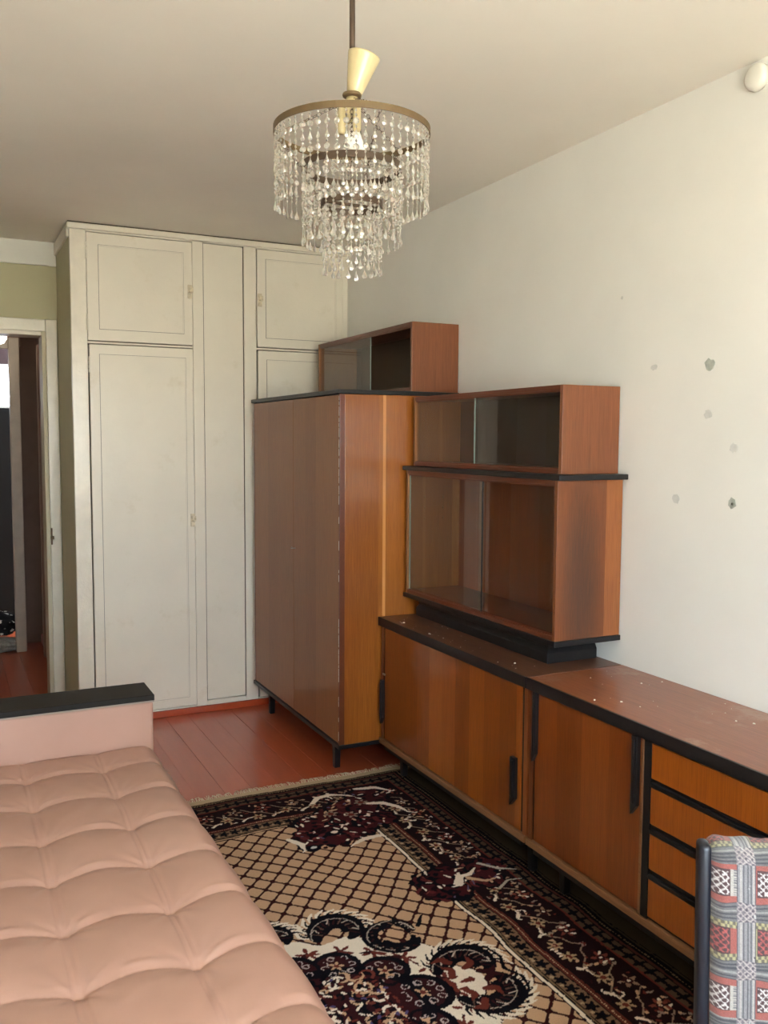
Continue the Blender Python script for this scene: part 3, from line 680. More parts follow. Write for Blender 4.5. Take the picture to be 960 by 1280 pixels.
DK = (20, 13, 18); MA = (50, 18, 22); RB = (104, 46, 38); BE = (198, 162, 130); CR = (234, 222, 204); BLK = (12, 10, 18); OL = (126, 104, 78)
def rug_canvas():
    cv = Canvas(1.13, 1.5, .0016); X, Y = cv.X, cv.Y; rnd = random.Random(21)
    wx = X + .004 * np.sin(Y * 21) ; wy = Y + .004 * np.sin(X * 17)
    cv.a[:] = lin(BE)
    # lattice of rounded lozenges
    A_, B_ = .075, .082
    s1 = wx / A_ + wy / B_; s2 = wx / A_ - wy / B_
    d1 = np.abs((s1 % 1) - .5); d2 = np.abs((s2 % 1) - .5)
    line = (np.maximum(d1, d2) > .425) | (d1 ** 4 + d2 ** 4 > 2 * .375 ** 4)
    cv.fill(line, (52, 18, 18))
    # ---- centre medallion
    th_ = np.arctan2(Y, X)
    rr = np.hypot(X / .475, Y / .36)
    cv.fill(rr < 1 + .05 * np.cos(14 * th_), CR)
    for k in range(7):                       # leaves in the cream band
        a = math.radians(5 + 14 * k); r0 = .84
        x, y = .475 * r0 * math.cos(a), .36 * r0 * math.sin(a)
        cv.rose(x, y, .036, 5, RB, k, .45); cv.ell(x, y, .01, .01, BE)
        cv.stroke([(x, y), (x - .04 * math.sin(a + .5), y + .05 * math.cos(a + .5))], .009, .002, MA)
        cv.stroke([(x, y), (x + .035 * math.sin(a), y - .045 * math.cos(a))], .007, .002, RB)
    for (x, y, r) in ((.15, .205, .07), (.26, .125, .072), (.315, .0, .08), (.04, .235, .07)):
        cv.ell(x, y, r, r, BLK); cv.ell(x * .97, y * .97, r * .82, r * .82, MA)
    cv.fill(np.hypot(X / .33, Y / .22) < 1, BLK); cv.fill(np.hypot(X / .29, Y / .185) < 1, MA)
    for (x, y, r) in ((.15, .205, .054), (.26, .125, .055), (.315, .0, .062), (.04, .235, .054)):
        for j in range(8):                   # pale curling filaments
            a = j * .78 + rnd.uniform(-.2, .2); rq = r * rnd.uniform(.62, .9)
            cv.arc(x + rq * math.cos(a), y + rq * math.sin(a), r * .2, rnd.uniform(0, 360), rnd.uniform(420, 640), .0018, .0012, (186, 172, 168), None, .4)
        cv.rose(x, y, .022, 5, BE, 1); cv.ell(x, y, .008, .008, RB)
    for k in range(40):
        a = rnd.uniform(0, PI / 2); r0 = math.sqrt(rnd.random()); x, y = .30 * r0 * math.cos(a), .19 * r0 * math.sin(a); t0 = rnd.uniform(0, 360)
        cv.arc(x, y, rnd.uniform(.012, .03), t0, t0 + rnd.uniform(120, 420), .003, .0015, rnd.choice((BLK, BLK, CR, BE, (110, 52, 44))), .003, .3)
    for k in range(60):
        a = rnd.uniform(0, PI / 2); r0 = math.sqrt(rnd.random()); x, y = .27 * r0 * math.cos(a), .17 * r0 * math.sin(a)
        cv.ell(x, y, .009, .004, rnd.choice((CR, BE, RB, (80, 70, 110))), rnd.uniform(0, PI))
    # scrolls round the medallion's rim
    def scroll(cx, cy, r, a0, a1, th, leafs=True):
        sg = 1 if a1 > a0 else -1
        P = lambda rr, a: (cx + rr * math.cos(a), cy + rr * math.sin(a))
        A = lambda t_: math.radians(a0 + (a1 - a0) * t_)
        sh = lambda t_: r * (1 - .25 * t_)
        nl = 12
        if leafs:                                      # cream then black leaf tips round the outside
            for j in range(nl):
                t_ = .06 + .8 * j / nl; a = A(t_); q_ = sh(t_)
                cv.stroke([P(q_ + th * .7, a), P(q_ + th * 1.35, a + .1 * sg), P(q_ + th * 1.9, a + .34 * sg)], .0085, .002, CR, .003)
                cv.stroke([P(q_ + th * .5, a), P(q_ + th * 1.1, a + .08 * sg), P(q_ + th * 1.5, a + .24 * sg)], .006, .0015, BLK)
        cv.arc(cx, cy, r, a0, a1, th * .5, th * .35, BLK, th * .7, .25)
        for j in range(nl):                            # serrated inside
            t_ = .05 + .85 * j / nl; a = A(t_); q_ = sh(t_)
            cv.stroke([P(q_ - th * .5, a), P(q_ - th * 1.15, a + .12 * sg), P(q_ - th * 1.35, a + .42 * sg)], .0075, .002, BLK)
            cv.stroke([P(q_ - th * .55, a), P(q_ + th * .45, a + .22 * sg)], .0032, .0012, MA if j % 2 else (96, 70, 60))
            if j % 3 == 1: cv.stroke([P(q_ - th * .3, a + .05), P(q_ + th * .2, a + .2 * sg), P(q_ + th * .35, a + .05)], .0018, .0012, (200, 186, 170))
        cv.arc(cx, cy, r + th * .42, a0, a0 + (a1 - a0) * .8, .0016, .0016, (176, 164, 152), None, .25)
    scroll(.225, .365, .07, 190, -60, .034)
    scroll(.37, .27, .085, 60, 330, .019, False); scroll(.37, .27, .084, 70, 10, .016, False)
    cv.arc(.375, .27, .045, 340, 200, .008, .012, BLK)
    for j in range(7):
        a = math.radians(95 + 30 * j); cv.stroke([(.37 + .075 * math.cos(a), .27 + .075 * math.sin(a)), (.37 + .045 * math.cos(a + .4), .27 + .045 * math.sin(a + .4))], .007, .002, BLK)
    cv.stroke([(.37 + .09, .30), (.50, .35)], .009, .002, BLK); cv.stroke([(.41, .35), (.40, .39)], .008, .002, BLK)
    scroll(.475, .045, .085, 165, -40, .034)
    scroll(.03, .40, .06, 200, -30, .03)
    for (x, y, a) in ((.47, .05, .4), (.44, .09, 2.2), (.50, .02, -.6), (.46, .0, 3.4), (.42, .03, 1.2)):
        cv.stroke([(x, y), (x + .03 * math.cos(a), y + .03 * math.sin(a)), (x + .05 * math.cos(a + .6), y + .05 * math.sin(a + .6))], .010, .002, RB if a > 0 else MA, .004)
    cv.stroke([(.56, -.02), (.59, .05), (.575, .10), (.545, .13)], .006, .003, BLK)
    # ---- border
    dx = wx - .63; dy = wy - 1.11; m = np.maximum(dx, dy); al = np.where(dx > dy, wy, wx)
    hor = dy >= dx
    B = m > -.008
    cv.fill(B, DK); cv.fill((m > -.003) & (m < .007) & ~hor, CR); cv.fill((m > -.003) & (m < .005) & hor, BE)
    cv.fill((m > .012) & (m < .017), OL)
    q = (al / .042) % 1
    cv.fill((m > .02) & (m < .066), (124, 98, 76))
    f1 = np.hypot((q - .5) * .042, m - .043); t1_ = np.arctan2(m - .043, (q - .5) * .042)
    cv.fill((m > .018) & (m < .068) & (f1 < .0225 * (.75 + .25 * np.cos(5 * t1_ + .5))), BLK)
    q2 = ((al / .042) + .5) % 1
    cv.fill((m > .02) & (m < .066) & ((q2 - .5) ** 2 * .042 ** 2 + (m - .03) ** 2 < .0055 ** 2), (176, 150, 120))
    cv.fill((m > .066) & (m < .094), (92, 42, 36)); cv.fill((m > .066) & (m < .07), DK); cv.fill((m > .090) & (m < .094), DK)
    cv.fill((m > .078) & (m < .082) & (((al / .008) % 1) > .5), BE)
    cv.fill((m > .094) & (m < .255), (30, 13, 17))
    cv.fill((m > .255) & (m < .262), RB); cv.fill((m > .262) & (m < .304), (88, 68, 52))
    f2 = np.hypot((q - .5) * .042, m - .283); t2_ = np.arctan2(m - .283, (q - .5) * .042)
    cv.fill((m > .262) & (m < .306) & (f2 < .022 * (.72 + .28 * np.cos(4 * t2_))), BLK)
    cv.fill((m > .304) & (m < .309), DK); cv.fill((m > .309) & (m < .318), (86, 48, 40))
    cv.fill((m > .318), DK)
    cv.fill((m > .328) & (m < .333) & (((al / .012) % 1) > .4), OL); cv.fill((m > .345) & ~hor, (70, 60, 44)); cv.fill((m > .352) & (m < .356) & ~hor, DK)
    cv.fill((Y > 1.455), (196, 172, 140))
    cv.fill((Y > 1.44) & (Y <= 1.455) & (((X / .01 + Y / .012) % 1) > .45), OL)
    # motifs in the wide band, both arms; pos(a,m) maps along/depth to the sheet
    for arm in (0, 1):
        L = 1.11 if arm == 0 else .63
        P_ = (lambda a, mm: (.63 + mm, a)) if arm == 0 else (lambda a, mm: (a, 1.11 + mm))
        a = .0; k = 0
        while a < L + .12:
            x, y = P_(a + .03, .13 + .02 * (k % 2)); cv.rose(x, y, .026, 6, (176, 150, 118), k, .3); cv.ell(x, y, .009, .009, RB)
            x, y = P_(a + .075, .205); cv.rose(x, y, .03, 5, (150, 120, 98) if k % 2 else (122, 62, 52), 1, .35); cv.ell(x, y, .012, .012, MA); cv.ell(x, y, .005, .005, CR)
            pts = [P_(a - .01, .22), P_(a + .02, .18), P_(a + .05, .17), P_(a + .09, .13), P_(a + .12, .14)]
            cv.stroke(pts, .002, .003, (150, 128, 108))
            cv.stroke([P_(a + .085, .115), P_(a + .1, .13), P_(a + .125, .135)], .006, .002, CR)
            a += .118; k += 1
        for j in range(260 if arm == 0 else 150):
            x, y = P_(rnd.uniform(0, L + .15), rnd.uniform(.102, .248))
            cv.ell(x, y, rnd.uniform(.005, .011), rnd.uniform(.0025, .005), rnd.choice((CR, BE, BE, (150, 130, 116), RB, MA, BLK)), rnd.uniform(0, PI))
    # ---- ornaments breaking the border: corner spray and side cartouche
    def cluster(cs, flecks, box_):
        for (x, y, r) in cs: cv.rose(x, y, r + .012, 9, BLK, x * 40, .07)
        for (x, y, r) in cs: cv.rose(x, y, r, 8, (62, 22, 26), x * 70, .08)
        for j in range(flecks):
            x, y = rnd.uniform(*box_[:2]), rnd.uniform(*box_[2:])
            if any(math.hypot(x - a, y - b) < r for a, b, r in cs): cv.arc(x, y, rnd.uniform(.008, .03), rnd.uniform(0, 360), rnd.uniform(60, 300), .002, .004, rnd.choice((BLK, BLK, (30, 10, 16), (90, 36, 38))), .006)
        for j in range(flecks):
            x, y = rnd.uniform(*box_[:2]), rnd.uniform(*box_[2:])
            if any(math.hypot(x - a, y - b) < r * .95 for a, b, r in cs):
                cv.ell(x, y, rnd.uniform(.006, .017), rnd.uniform(.0025, .006), rnd.choice((CR, CR, CR, BE, (96, 84, 110), BLK, (120, 60, 54))), rnd.uniform(0, PI))
    cluster([(.40, .99, .075), (.47, .97, .085), (.56, .99, .085), (.52, 1.08, .11), (.62, 1.14, .11), (.68, 1.04, .07), (.43, 1.09, .07), (.72, 1.24, .09), (.35, .93, .032)], 260, (.3, .85, .85, 1.4))
    cv.ell(.36, .905, .03, .026, BLK); cv.ell(.365, .91, .012, .009, (200, 205, 200)); cv.ell(.47, .985, .035, .022, BLK); cv.ell(.475, .99, .014, .010, CR)
    for (pts) in ([(.50, 1.27), (.54, 1.31), (.60, 1.32), (.66, 1.29)], [(.70, 1.18), (.76, 1.16), (.80, 1.10), (.81, 1.04)], [(.30, 1.00), (.33, .95), (.33, .90)], [(.62, .89), (.56, .89), (.50, .865)], [(.72, 1.34), (.80, 1.32), (.84, 1.26)]):
        cv.stroke(pts, .010, .003, CR, .005)
        for j in range(1, len(pts)):
            x, y = pts[j]; cv.stroke([(x, y), (x + .022 * math.cos(j * 2.1), y + .025 * math.sin(j * 1.3 + 1))], .005, .002, CR)
    for (x, y) in ((.60, 1.10), (.53, 1.14), (.68, 1.2)): cv.rose(x, y, .03, 6, (150, 130, 115), 0, .3); cv.ell(x, y, .013, .013, RB)
    cluster([(.625, .50, .07), (.60, .44, .05), (.69, .53, .06), (.78, .5, .07), (.66, .42, .05), (.85, .53, .05), (.80, .44, .05)], 90, (.55, .95, .38, .6))
    cv.stroke([(.69, .46), (.72, .50), (.76, .50), (.80, .53)], .016, .003, CR); cv.stroke([(.74, .48), (.78, .44), (.82, .44)], .010, .003, BE)
    cv.stroke([(.83, .55), (.87, .49), (.92, .46)], .007, .002, (190, 180, 165), .002); cv.stroke([(.80, .38), (.85, .41), (.90, .40)], .006, .002, (180, 170, 155))
    return cv
def grid_mesh(name, xs, ys, zf, colf, mat, parent=None, smooth=True, attr='weave', xyz=None):
    nx, ny = len(xs), len(ys); X, Y = np.meshgrid(xs, ys); Z = zf(X, Y)
    co = np.stack([X, Y, Z], -1).reshape(-1, 3) if xyz is None else xyz(X, Y, Z).reshape(-1, 3)
    i = np.arange(nx * ny).reshape(ny, nx)
    fc = np.stack([i[:-1, :-1], i[:-1, 1:], i[1:, 1:], i[1:, :-1]], -1).reshape(-1, 4)
    me = bpy.data.meshes.new(name); me.vertices.add(len(co)); me.vertices.foreach_set('co', co.ravel())
    me.loops.add(fc.size); me.loops.foreach_set('vertex_index', fc.ravel().astype(np.int32))
    me.polygons.add(len(fc)); me.polygons.foreach_set('loop_start', np.arange(0, fc.size, 4, dtype=np.int32)); me.polygons.foreach_set('loop_total', np.full(len(fc), 4, np.int32))
    me.update(calc_edges=True)
    if smooth: me.polygons.foreach_set('use_smooth', np.ones(len(fc), bool))
    if colf is not None:
        c = colf(X, Y).reshape(-1, 3); c4 = np.c_[c, np.ones(len(c))].astype(np.float32)
        a = me.color_attributes.new(attr, 'FLOAT_COLOR', 'POINT'); a.data.foreach_set('color', c4.ravel())
    me.materials.append(mat); me.update()
    o = bpy.data.objects.new(name, me); COL.objects.link(o)
    if parent: o.parent = parent
    return o
# ------------------------------------------------------------------ rug
RC = (-1.27, -2.67)
rug = thing('patterned_rug', 'dark maroon and beige patterned rug with lattice field and cream fringe', 'rug', (RC[0], RC[1], 0))
cv = rug_canvas()
def rugcol(X, Y):
    qx = np.abs(X + .0035 * np.sin(Y * 23 + 1)); qy = np.abs(Y + .003 * np.sin(X * 19))
    i = np.clip((qx / cv.res).astype(int), 0, cv.nx - 1); j = np.clip((qy / cv.res).astype(int), 0, cv.ny - 1)
    return cv.a[j, i]
xs = np.unique(np.r_[np.linspace(-1, -.25, 30), np.arange(-.25, 1.1301, .0034)]); ys = np.unique(np.r_[np.linspace(-1.5, -.6, 40), np.arange(-.6, 1.5001, .0034), 1.5])
grid_mesh('rug_pile', xs, ys, lambda X, Y: .010 + .0012 * np.sin(X * 9 + Y * 3) + .001 * np.sin(Y * 13) - .006 * (np.maximum(np.abs(X - .065) - 1.05, 0) + np.maximum(np.abs(Y) - 1.485, 0)) / .015, rugcol, vcol('woven_rug_pile', 1.0, .6, 500, 0), rug)
bm = bmesh.new(); bx(bm, -.998, 1.125, -1.498, 1.498, .0005, .0035); obj('rug_backing', bm, paint('jute_backing', srgb(120, 100, 74), .9), rug)
rnd = random.Random(5); bm = bmesh.new()
for s in (1, -1):
    x = -.99
    while x < 1.12:
        l = rnd.uniform(.02, .05); dx = rnd.uniform(-.018, .018)
        tube(bm, [(x, s * 1.495, .005), (x + dx * .5, s * (1.495 + l * .55), .007 + rnd.uniform(0, .006)), (x + dx, s * (1.495 + l), .002)], [.0016, .0013, .0008], 4)
        x += rnd.uniform(.003, .0075)
f = obj('fringe', bm, paint('cream_fringe', srgb(206, 190, 160), .95), rug); f['kind'] = 'stuff'

# ------------------------------------------------------------------ sofa bed
SO = (-2.66, -3.62); SE = -1.44; AY0, AY1 = -1.651, -1.487
so = thing('sofa_bed', 'unfolded pink leatherette sofa bed with tufted seat and black topped arm', 'sofa', (SO[0], SO[1], 0)); o3 = (SO[0], SO[1], 0)
xt = -1.6285; pit = .2215; yt = -1.822; pity = .2285
def seat_z(X, Y):
    """X,Y world; a pillow between tufts, sharp seams across and soft ones along"""
    u = (X - xt) / pit; v = (Y - yt) / pity - .11 * np.sin(PI * (X - xt) / pit) ** 2 * np.clip((AY0 - .05 - Y) / .15, 0, 1)
    su = np.abs(np.sin(PI * u)); sv = np.abs(np.sin(PI * v))
    z = .421 + .0145 * (sv ** .5) * (.86 + .14 * su ** .7) + .004 * su ** .5
    # deep buttons
    du = (u - np.round(u)) * pit; dv = (v - np.round(v)) * pity
    r = np.hypot(du, dv); z = z - .008 * np.exp(-(r / .022) ** 2)
    # sagging folds running into the tufts
    an = np.arctan2(dv, du); z = z + .0008 * np.exp(-(r / .075) ** 2) * np.cos(7 * an + 2 * np.round(u) + 3 * np.round(v)) * np.clip(r / .02, 0, 1)
    z = z + .0022 * np.exp(-((dv - .022) / .009) ** 2) * su * (1 + np.sin(9 * u + 4 * np.round(v))) * .8
    # double stitched seams along y
    z = z - .0026 * np.exp(-((du - .0075) / .0028) ** 2) - .0026 * np.exp(-((du + .0075) / .0028) ** 2)
    ph = 3.1 * np.round(u) + 1.7 * np.round(v)
    z = z + .0007 * np.exp(-(r / .10) ** 2) * np.sin(11 * an + ph) * np.clip(r / .04, 0, 1)
    z = z + .0011 * np.sin(46 * Y + 5 * np.sin(9 * X + ph * 0) + 2 * np.sin(17 * X)) * sv * (.5 + .5 * np.sin(5 * X + 7 * Y)) ** 2
    z = z + .003 * np.sin(X * 7 + 1) * np.sin(Y * 5)
    e = np.clip((X - (SE - .055)) / .055, 0, 1); z = z - .030 * e ** 2.5
    e = np.clip((AY0 - Y) / .03, 0, 1); z = z - .02 * (1 - e) ** 2
    e = np.clip((SO[1] + .05 - Y) / .05, 0, 1); z = z - .03 * e ** 2.5
    e = np.clip((SO[0] + .05 - X) / .05, 0, 1); z = z - .03 * e ** 2.5
    return z
def build_seat():
    xs = np.arange(SO[0], SE + .0001, .0042); xs[-1] = SE; ys = np.arange(SO[1], AY0 + .003, .0042)
    zf = lambda X, Y: seat_z(X, Y)
    def xyz(X, Y, Z):
        Xp = X.copy(); P = np.stack([Xp - SO[0], Y - SO[1], Z], -1)
        return P
    o = grid_mesh('seat_cushion', xs, ys, zf, None, M['leather'], so, xyz=xyz)
    # close the sides down to z=.28
    bm = bmesh.new(); bm.from_mesh(o.data)
    be = [e for e in bm.edges if e.is_boundary]
    r = bmesh.ops.extrude_edge_only(bm, edges=be); nv = [g for g in r['geom'] if isinstance(g, bmesh.types.BMVert)]
    for v in nv:
        v.co.z = .375
        cx, cy = (SE - SO[0]) / 2, (AY0 - SO[1]) / 2
        v.co.x += .008 * (1 if v.co.x > cx * 1.99 else (-1 if v.co.x < .01 else 0))
    r2 = bmesh.ops.extrude_edge_only(bm, edges=[e for e in r['geom'] if isinstance(e, bmesh.types.BMEdge) and e.is_boundary])
    for v in [g for g in r2['geom'] if isinstance(g, bmesh.types.BMVert)]: v.co.z = .27
    bmesh.ops.recalc_face_normals(bm, faces=bm.faces)
    for f_ in bm.faces: f_.smooth = True
    bm.to_mesh(o.data); bm.free()
build_seat()
box('base', (SO[0] + .02, SE - .012, SO[1] + .02, AY0 - .001, .06, .285), M['leather'], so, .012, o3)
# arm at the far end, padded with a rounded end
bm = bmesh.new(); bx(bm, 0, SE + .003 - SO[0], AY0 - SO[1], AY1 - SO[1], .05, .578); obj('arm', bm, M['leather'], so, True, .012, 4)
bm = bmesh.new(); bx(bm, 0, SE + .006 - SO[0], AY0 - .004 - SO[1], AY1 + .004 - SO[1], .579, .6); obj('arm_board', bm, M['blackwood'], so, False, .0025, 2)
bm = bmesh.new(); bx(bm, .002, SE + .0035 - SO[0], AY0 - .0065 - SO[1], AY0 - .0005 - SO[1], .5765, .5812); obj('edge_strip', bm, paint('worn_board_edge', srgb(150, 136, 122), .5), so)
for x in (SO[0] + .08, SE - .08):
    for y in (SO[1] + .08, AY1 - .05): leg(so, o3, x, y, .062 if y < -2 else .052, .05, z0=.013 if x > -2 else 0)

# ------------------------------------------------------------------ armchair
CA = math.atan2(-.55, .835)
TX, TY, TZ = -.935, -3.556, .79            # the back's upper left corner in the photo
ac = thing('armchair', 'armchair with blue black frame and checked woven cover at the lower right', 'armchair', (TX, TY, 0), CA)
LEAN = math.radians(4.6)
def back_xf(u, d, h):
    """u across, d out of the back's face (towards the sitter), h along the back from its top down"""
    return Vector((u, -h * math.sin(LEAN) - d * math.cos(LEAN), TZ - h * math.cos(LEAN) + d * -math.sin(LEAN) * -1 * 0 ))
CW = .53
def slab_back(name, u0, u1, d0, d1, h0, h1, mat, bevel=.006, seg=3, top_round=0):
    bm = bmesh.new(); v = bx(bm, u0, u1, d0, d1, h0, h1)
    if bevel: bmesh.ops.bevel(bm, geom=list(bm.edges), offset=bevel, segments=seg, affect='EDGES', profile=.5)
    for q in bm.verts: q.co = back_xf(q.co.x, q.co.y, q.co.z)
    return obj(name, bm, mat, ac, True if seg > 2 else False)
slab_back('back_post', 0, .020, .022, .058, -.012, .66, M['chairwood'], .008, 3)
slab_back('back_post', CW - .020, CW, .022, .058, -.012, .66, M['chairwood'], .008, 3)
slab_back('back_rail', .018, CW - .018, .012, .034, .03, .08, M['chairwood'], .004, 2)
slab_back('back_rail', .018, CW - .018, .012, .034, .40, .45, M['chairwood'], .004, 2)
def fabric_canvas():
    cv = Canvas(.50, .62, .0011); X, Y = cv.X, cv.Y; rnd = np.random.RandomState(3)
    GR = (112, 112, 114); DG = (70, 70, 80); SA = (172, 88, 76); YE = (180, 172, 124); WH = (196, 190, 180); MR = (78, 44, 50); RD = (160, 60, 58)
    cv.a[:] = lin(GR)
    PX, PY = .068, .0935
    s = rnd.rand(cv.ny, cv.nx)
    # horizontal ribs everywhere, vertical ribs in the stripe columns
    hr = ((Y / .0062) % 1) < .42; cv.fill(hr, (66, 68, 78)); cv.fill(((Y / .0248) % 1) < .14, (158, 158, 154))
    ux = (X + .004) % PX; uy = (Y + .019) % PY; col_i = ((X + .004) / PX).astype(int); row_i = ((Y + .019) / PY).astype(int)
    st = (ux > .039)
    vr = ((X / .0056) % 1) < .4; cv.fill(st & (uy < .062), (150, 148, 150)); cv.fill(st & (uy < .062) & vr, (74, 74, 84)); cv.fill(st & (uy < .062) & (((X / .0196) % 1) < .16), (190, 182, 176))
    # woven crossing: diamonds of grey and rose
    cr = st & (uy >= .062)
    k = (np.abs(((ux - .039) / .0098) % 1 - .5) + np.abs((uy / .0098) % 1 - .5))
    cv.fill(cr, (120, 112, 120)); cv.fill(cr & (np.abs(k - .5) < .13), (188, 176, 172)); cv.fill(cr & (k < .2), (78, 72, 84))
    # motif squares, alternately red and white
    sq = (ux < .039) & (uy < .062)
    red = (row_i % 2) == 0
    inner = (ux > .002) & (ux < .029) & (uy > .010) & (uy < .052)
    cv.fill(sq & ~red, SA); cv.fill(sq & red, YE)
    zz = ((X / .008) % 1 < .5); cv.fill(sq & red & (uy < .010) & (zz ^ (uy < .005)), (110, 104, 84)); cv.fill(sq & red & (uy > .052) & (zz ^ (uy < .057)), (110, 104, 84))
    band = sq & (uy > .010) & (uy < .052) & (ux >= .029)
    cv.fill(band & red, SA); cv.fill(band & ~red, WH); cv.fill(band & ~red & (ux > .034) & (((Y / .004) % 1) < .5), (120, 118, 122))
    cv.fill(inner, MR)
    k1 = np.abs(((ux / .0105 + uy / .0115) % 1) - .5); k2 = np.abs(((ux / .0105 - uy / .0115) % 1) - .5)
    ln = ((k1 < .115) | (k2 < .115)) & inner & (ux > .003) & (ux < .028) & (uy > .013) & (uy < .049)
    cv.fill(ln & red, (188, 84, 80)); cv.fill(ln & ~red, (232, 226, 222))
    # worn threads
    for j in range(240):
        x, y = rnd.rand() * .5, rnd.rand() * .5
        if ((x + .004) % PX) > .036: cv.stroke([(x, y), (x + rnd.uniform(-.003, .003), y + rnd.uniform(.004, .012))], .0005, .0005, (206, 204, 200) if rnd.rand() < .6 else (50, 50, 58))
    cv.a *= (.70 + .24 * rnd.rand(cv.ny, cv.nx))[..., None]
    # faded greyish sun bleaching
    cv.a = cv.a * .9 + .1 * lin((170, 165, 160))
    return cv
fcv = fabric_canvas()
cu0, cu1 = .021, CW - .021
fabmat = vcol('checked_woven_cover', .95, .8, 900, .3)
def back_cushion():
    us = np.linspace(0, 1, 300); hs = np.linspace(-.16, 1, 460); H = .50; D = .062
    # profile parameter: negative rolls over the top to the rear
    def xyz(U, T, Z):
        h = np.where(T > 0, T * H, 0); W_ = cu0 + U * (cu1 - cu0)
        e = np.minimum(U, 1 - U) * (cu1 - cu0); edge = .016 * np.clip(1 - e / .018, 0, 1) ** 2
        d = D + .010 * np.sin(PI * np.clip(T, 0, 1)) - edge
        ang = np.clip(-T / .16, 0, 1) * PI          # over the top
        r = (D + .02) / 2
        dd = np.where(T > 0, d, (D - r) + r * np.cos(ang) - edge * np.cos(ang)); hh = np.where(T > 0, h + .016, .016 - (r * .55) * np.sin(ang) + edge * .6 * np.sin(ang))
        # soften shoulder
        x = W_; y = -hh * math.sin(LEAN) - dd * math.cos(LEAN); z = TZ - hh * math.cos(LEAN)
        z = z + .0012 * np.sin(U * 60) * np.sin(T * 40)
        return np.stack([x, y, z], -1)
    def colf(U, T):
        x = U * (cu1 - cu0) ; y = np.where(T > 0, T * .52 + .08, .08 - np.abs(T) * .65)
        i = np.clip((x / fcv.res).astype(int), 0, fcv.nx - 1); j = np.clip((np.abs(y) / fcv.res).astype(int), 0, fcv.ny - 1)
        return fcv.a[j, i]
    o = grid_mesh('back_cushion', us, hs, lambda X, Y: X * 0, colf, fabmat, ac, xyz=xyz)
    md = o.modifiers.new('thick', 'SOLIDIFY'); md.thickness = .006; md.offset = 0
back_cushion()
# seat, arms and legs stand nearer the viewer, mostly below the frame
def seat_cushion():
    us = np.linspace(0, 1, 110); vs = np.linspace(0, 1, 110); 
    def xyz(U, V, Z):
        x = cu0 + U * (cu1 - cu0); y = -.19 - V * .48; e = np.minimum(np.minimum(U, 1 - U), np.minimum(V, 1 - V)); z = .40 - .06 * V * .5 - .05 * np.clip(1 - e / .06, 0, 1) ** 2 + .012 * np.sin(PI * U) * np.sin(PI * V)
        return np.stack([x, y, z], -1)
    def colf(U, V):
        i = np.clip((U * .47 / fcv.res).astype(int), 0, fcv.nx - 1); j = np.clip((V * .48 / fcv.res).astype(int), 0, fcv.ny - 1); return fcv.a[j, i]
    o = grid_mesh('seat_cushion', us, vs, lambda X, Y: X * 0, colf, fabmat, ac, xyz=xyz)
    md = o.modifiers.new('thick', 'SOLIDIFY'); md.thickness = .07; md.offset = -1
seat_cushion()
for u in (.0, CW - .03):
    def q(name, pts, w_=.03, h_=.03):
        bm = bmesh.new()
        for (a, b) in zip(pts, pts[1:]):
            a, b = Vector(a), Vector(b); d = (b - a).normalized(); n_ = Vector((1, 0, 0)); s_ = d.cross(n_).normalized()
            vv = [bm.verts.new(P + n_ * i * w_ + s_ * j * h_ / 2) for P in (a, b) for i, j in ((0, -1), (1, -1), (1, 1), (0, 1))]
            for f_ in ((0, 1, 2, 3), (7, 6, 5, 4), (0, 4, 5, 1), (1, 5, 6, 2), (2, 6, 7, 3), (3, 7, 4, 0)): bm.faces.new([vv[i] for i in f_])
        return obj(name, bm, M['chairwood'], ac, bevel=.004)
    q('leg', [(u, -.66, .36), (u, -.70, .0165)], .03, .04)
    q('leg', [(u, -.10, .30), (u, .0, .0185)], .03, .04)
    q('seat_rail', [(u, -.67, .33), (u, -.13, .30)], .028, .045)
    
bm = bmesh.new(); bx(bm, .03, CW - .03, -.66, -.63, .29, .345); obj('seat_rail', bm, M['chairwood'], ac, bevel=.004)
bm = bmesh.new(); bx(bm, .03, CW - .03, -.19, -.165, .27, .315); obj('seat_rail', bm, M['chairwood'], ac, bevel=.004)

# ------------------------------------------------------------------ chandelier
CXH, CYH, ZR = -1.271, -2.9, 2.083
ch = thing('chandelier', 'three tier crystal chandelier with brass rings and a tilted cream cup on its rod', 'chandelier', (CXH, CYH, ZC))
L = lambda z: z - ZC
bm = bmesh.new(); tube(bm, [(0, 0, 0), (0, 0, L(2.10))], .0058, 12); obj('rod', bm, M['bronze'], ch, True)
bm = bmesh.new(); lathe(bm, [(.006, -.05), (.03, -.02), (.032, -.001)], 20); obj('ceiling_hook_plate', bm, M['brass'], ch, True)
# cup leaning to the right on the rod
rt = Vector((R_.x, R_.y, 0)).normalized(); ax = (Vector((0, 0, 1)) + rt * .27).normalized()
q = Vector((0, 0, 1)).rotation_difference(ax).to_matrix()
bm = bmesh.new(); n = 32
prof = [(.0145, 0), (.0165, .004), (.0205, .02), (.033, .074), (.0335, .078), (.031, .078), (.019, .02), (.0125, .003)]
lathe(bm, prof, n, (rt.x * .004, rt.y * .004, L(2.160)), q)
cup = obj('cup', bm, M['cup'], ch, True)
bm = bmesh.new(); lathe(bm, [(.012, -.004), (.019, -.003), (.020, .0), (.019, .003), (.012, .004)], 24, (0, 0, L(2.157))); obj('collar', bm, M['brass'], ch, True)
bm = bmesh.new(); lathe(bm, [(.010, -.05), (.013, -.048), (.014, -.01), (.012, 0)], 20, (0, 0, L(2.152))); obj('socket_stem', bm, M['cup'], ch, True)
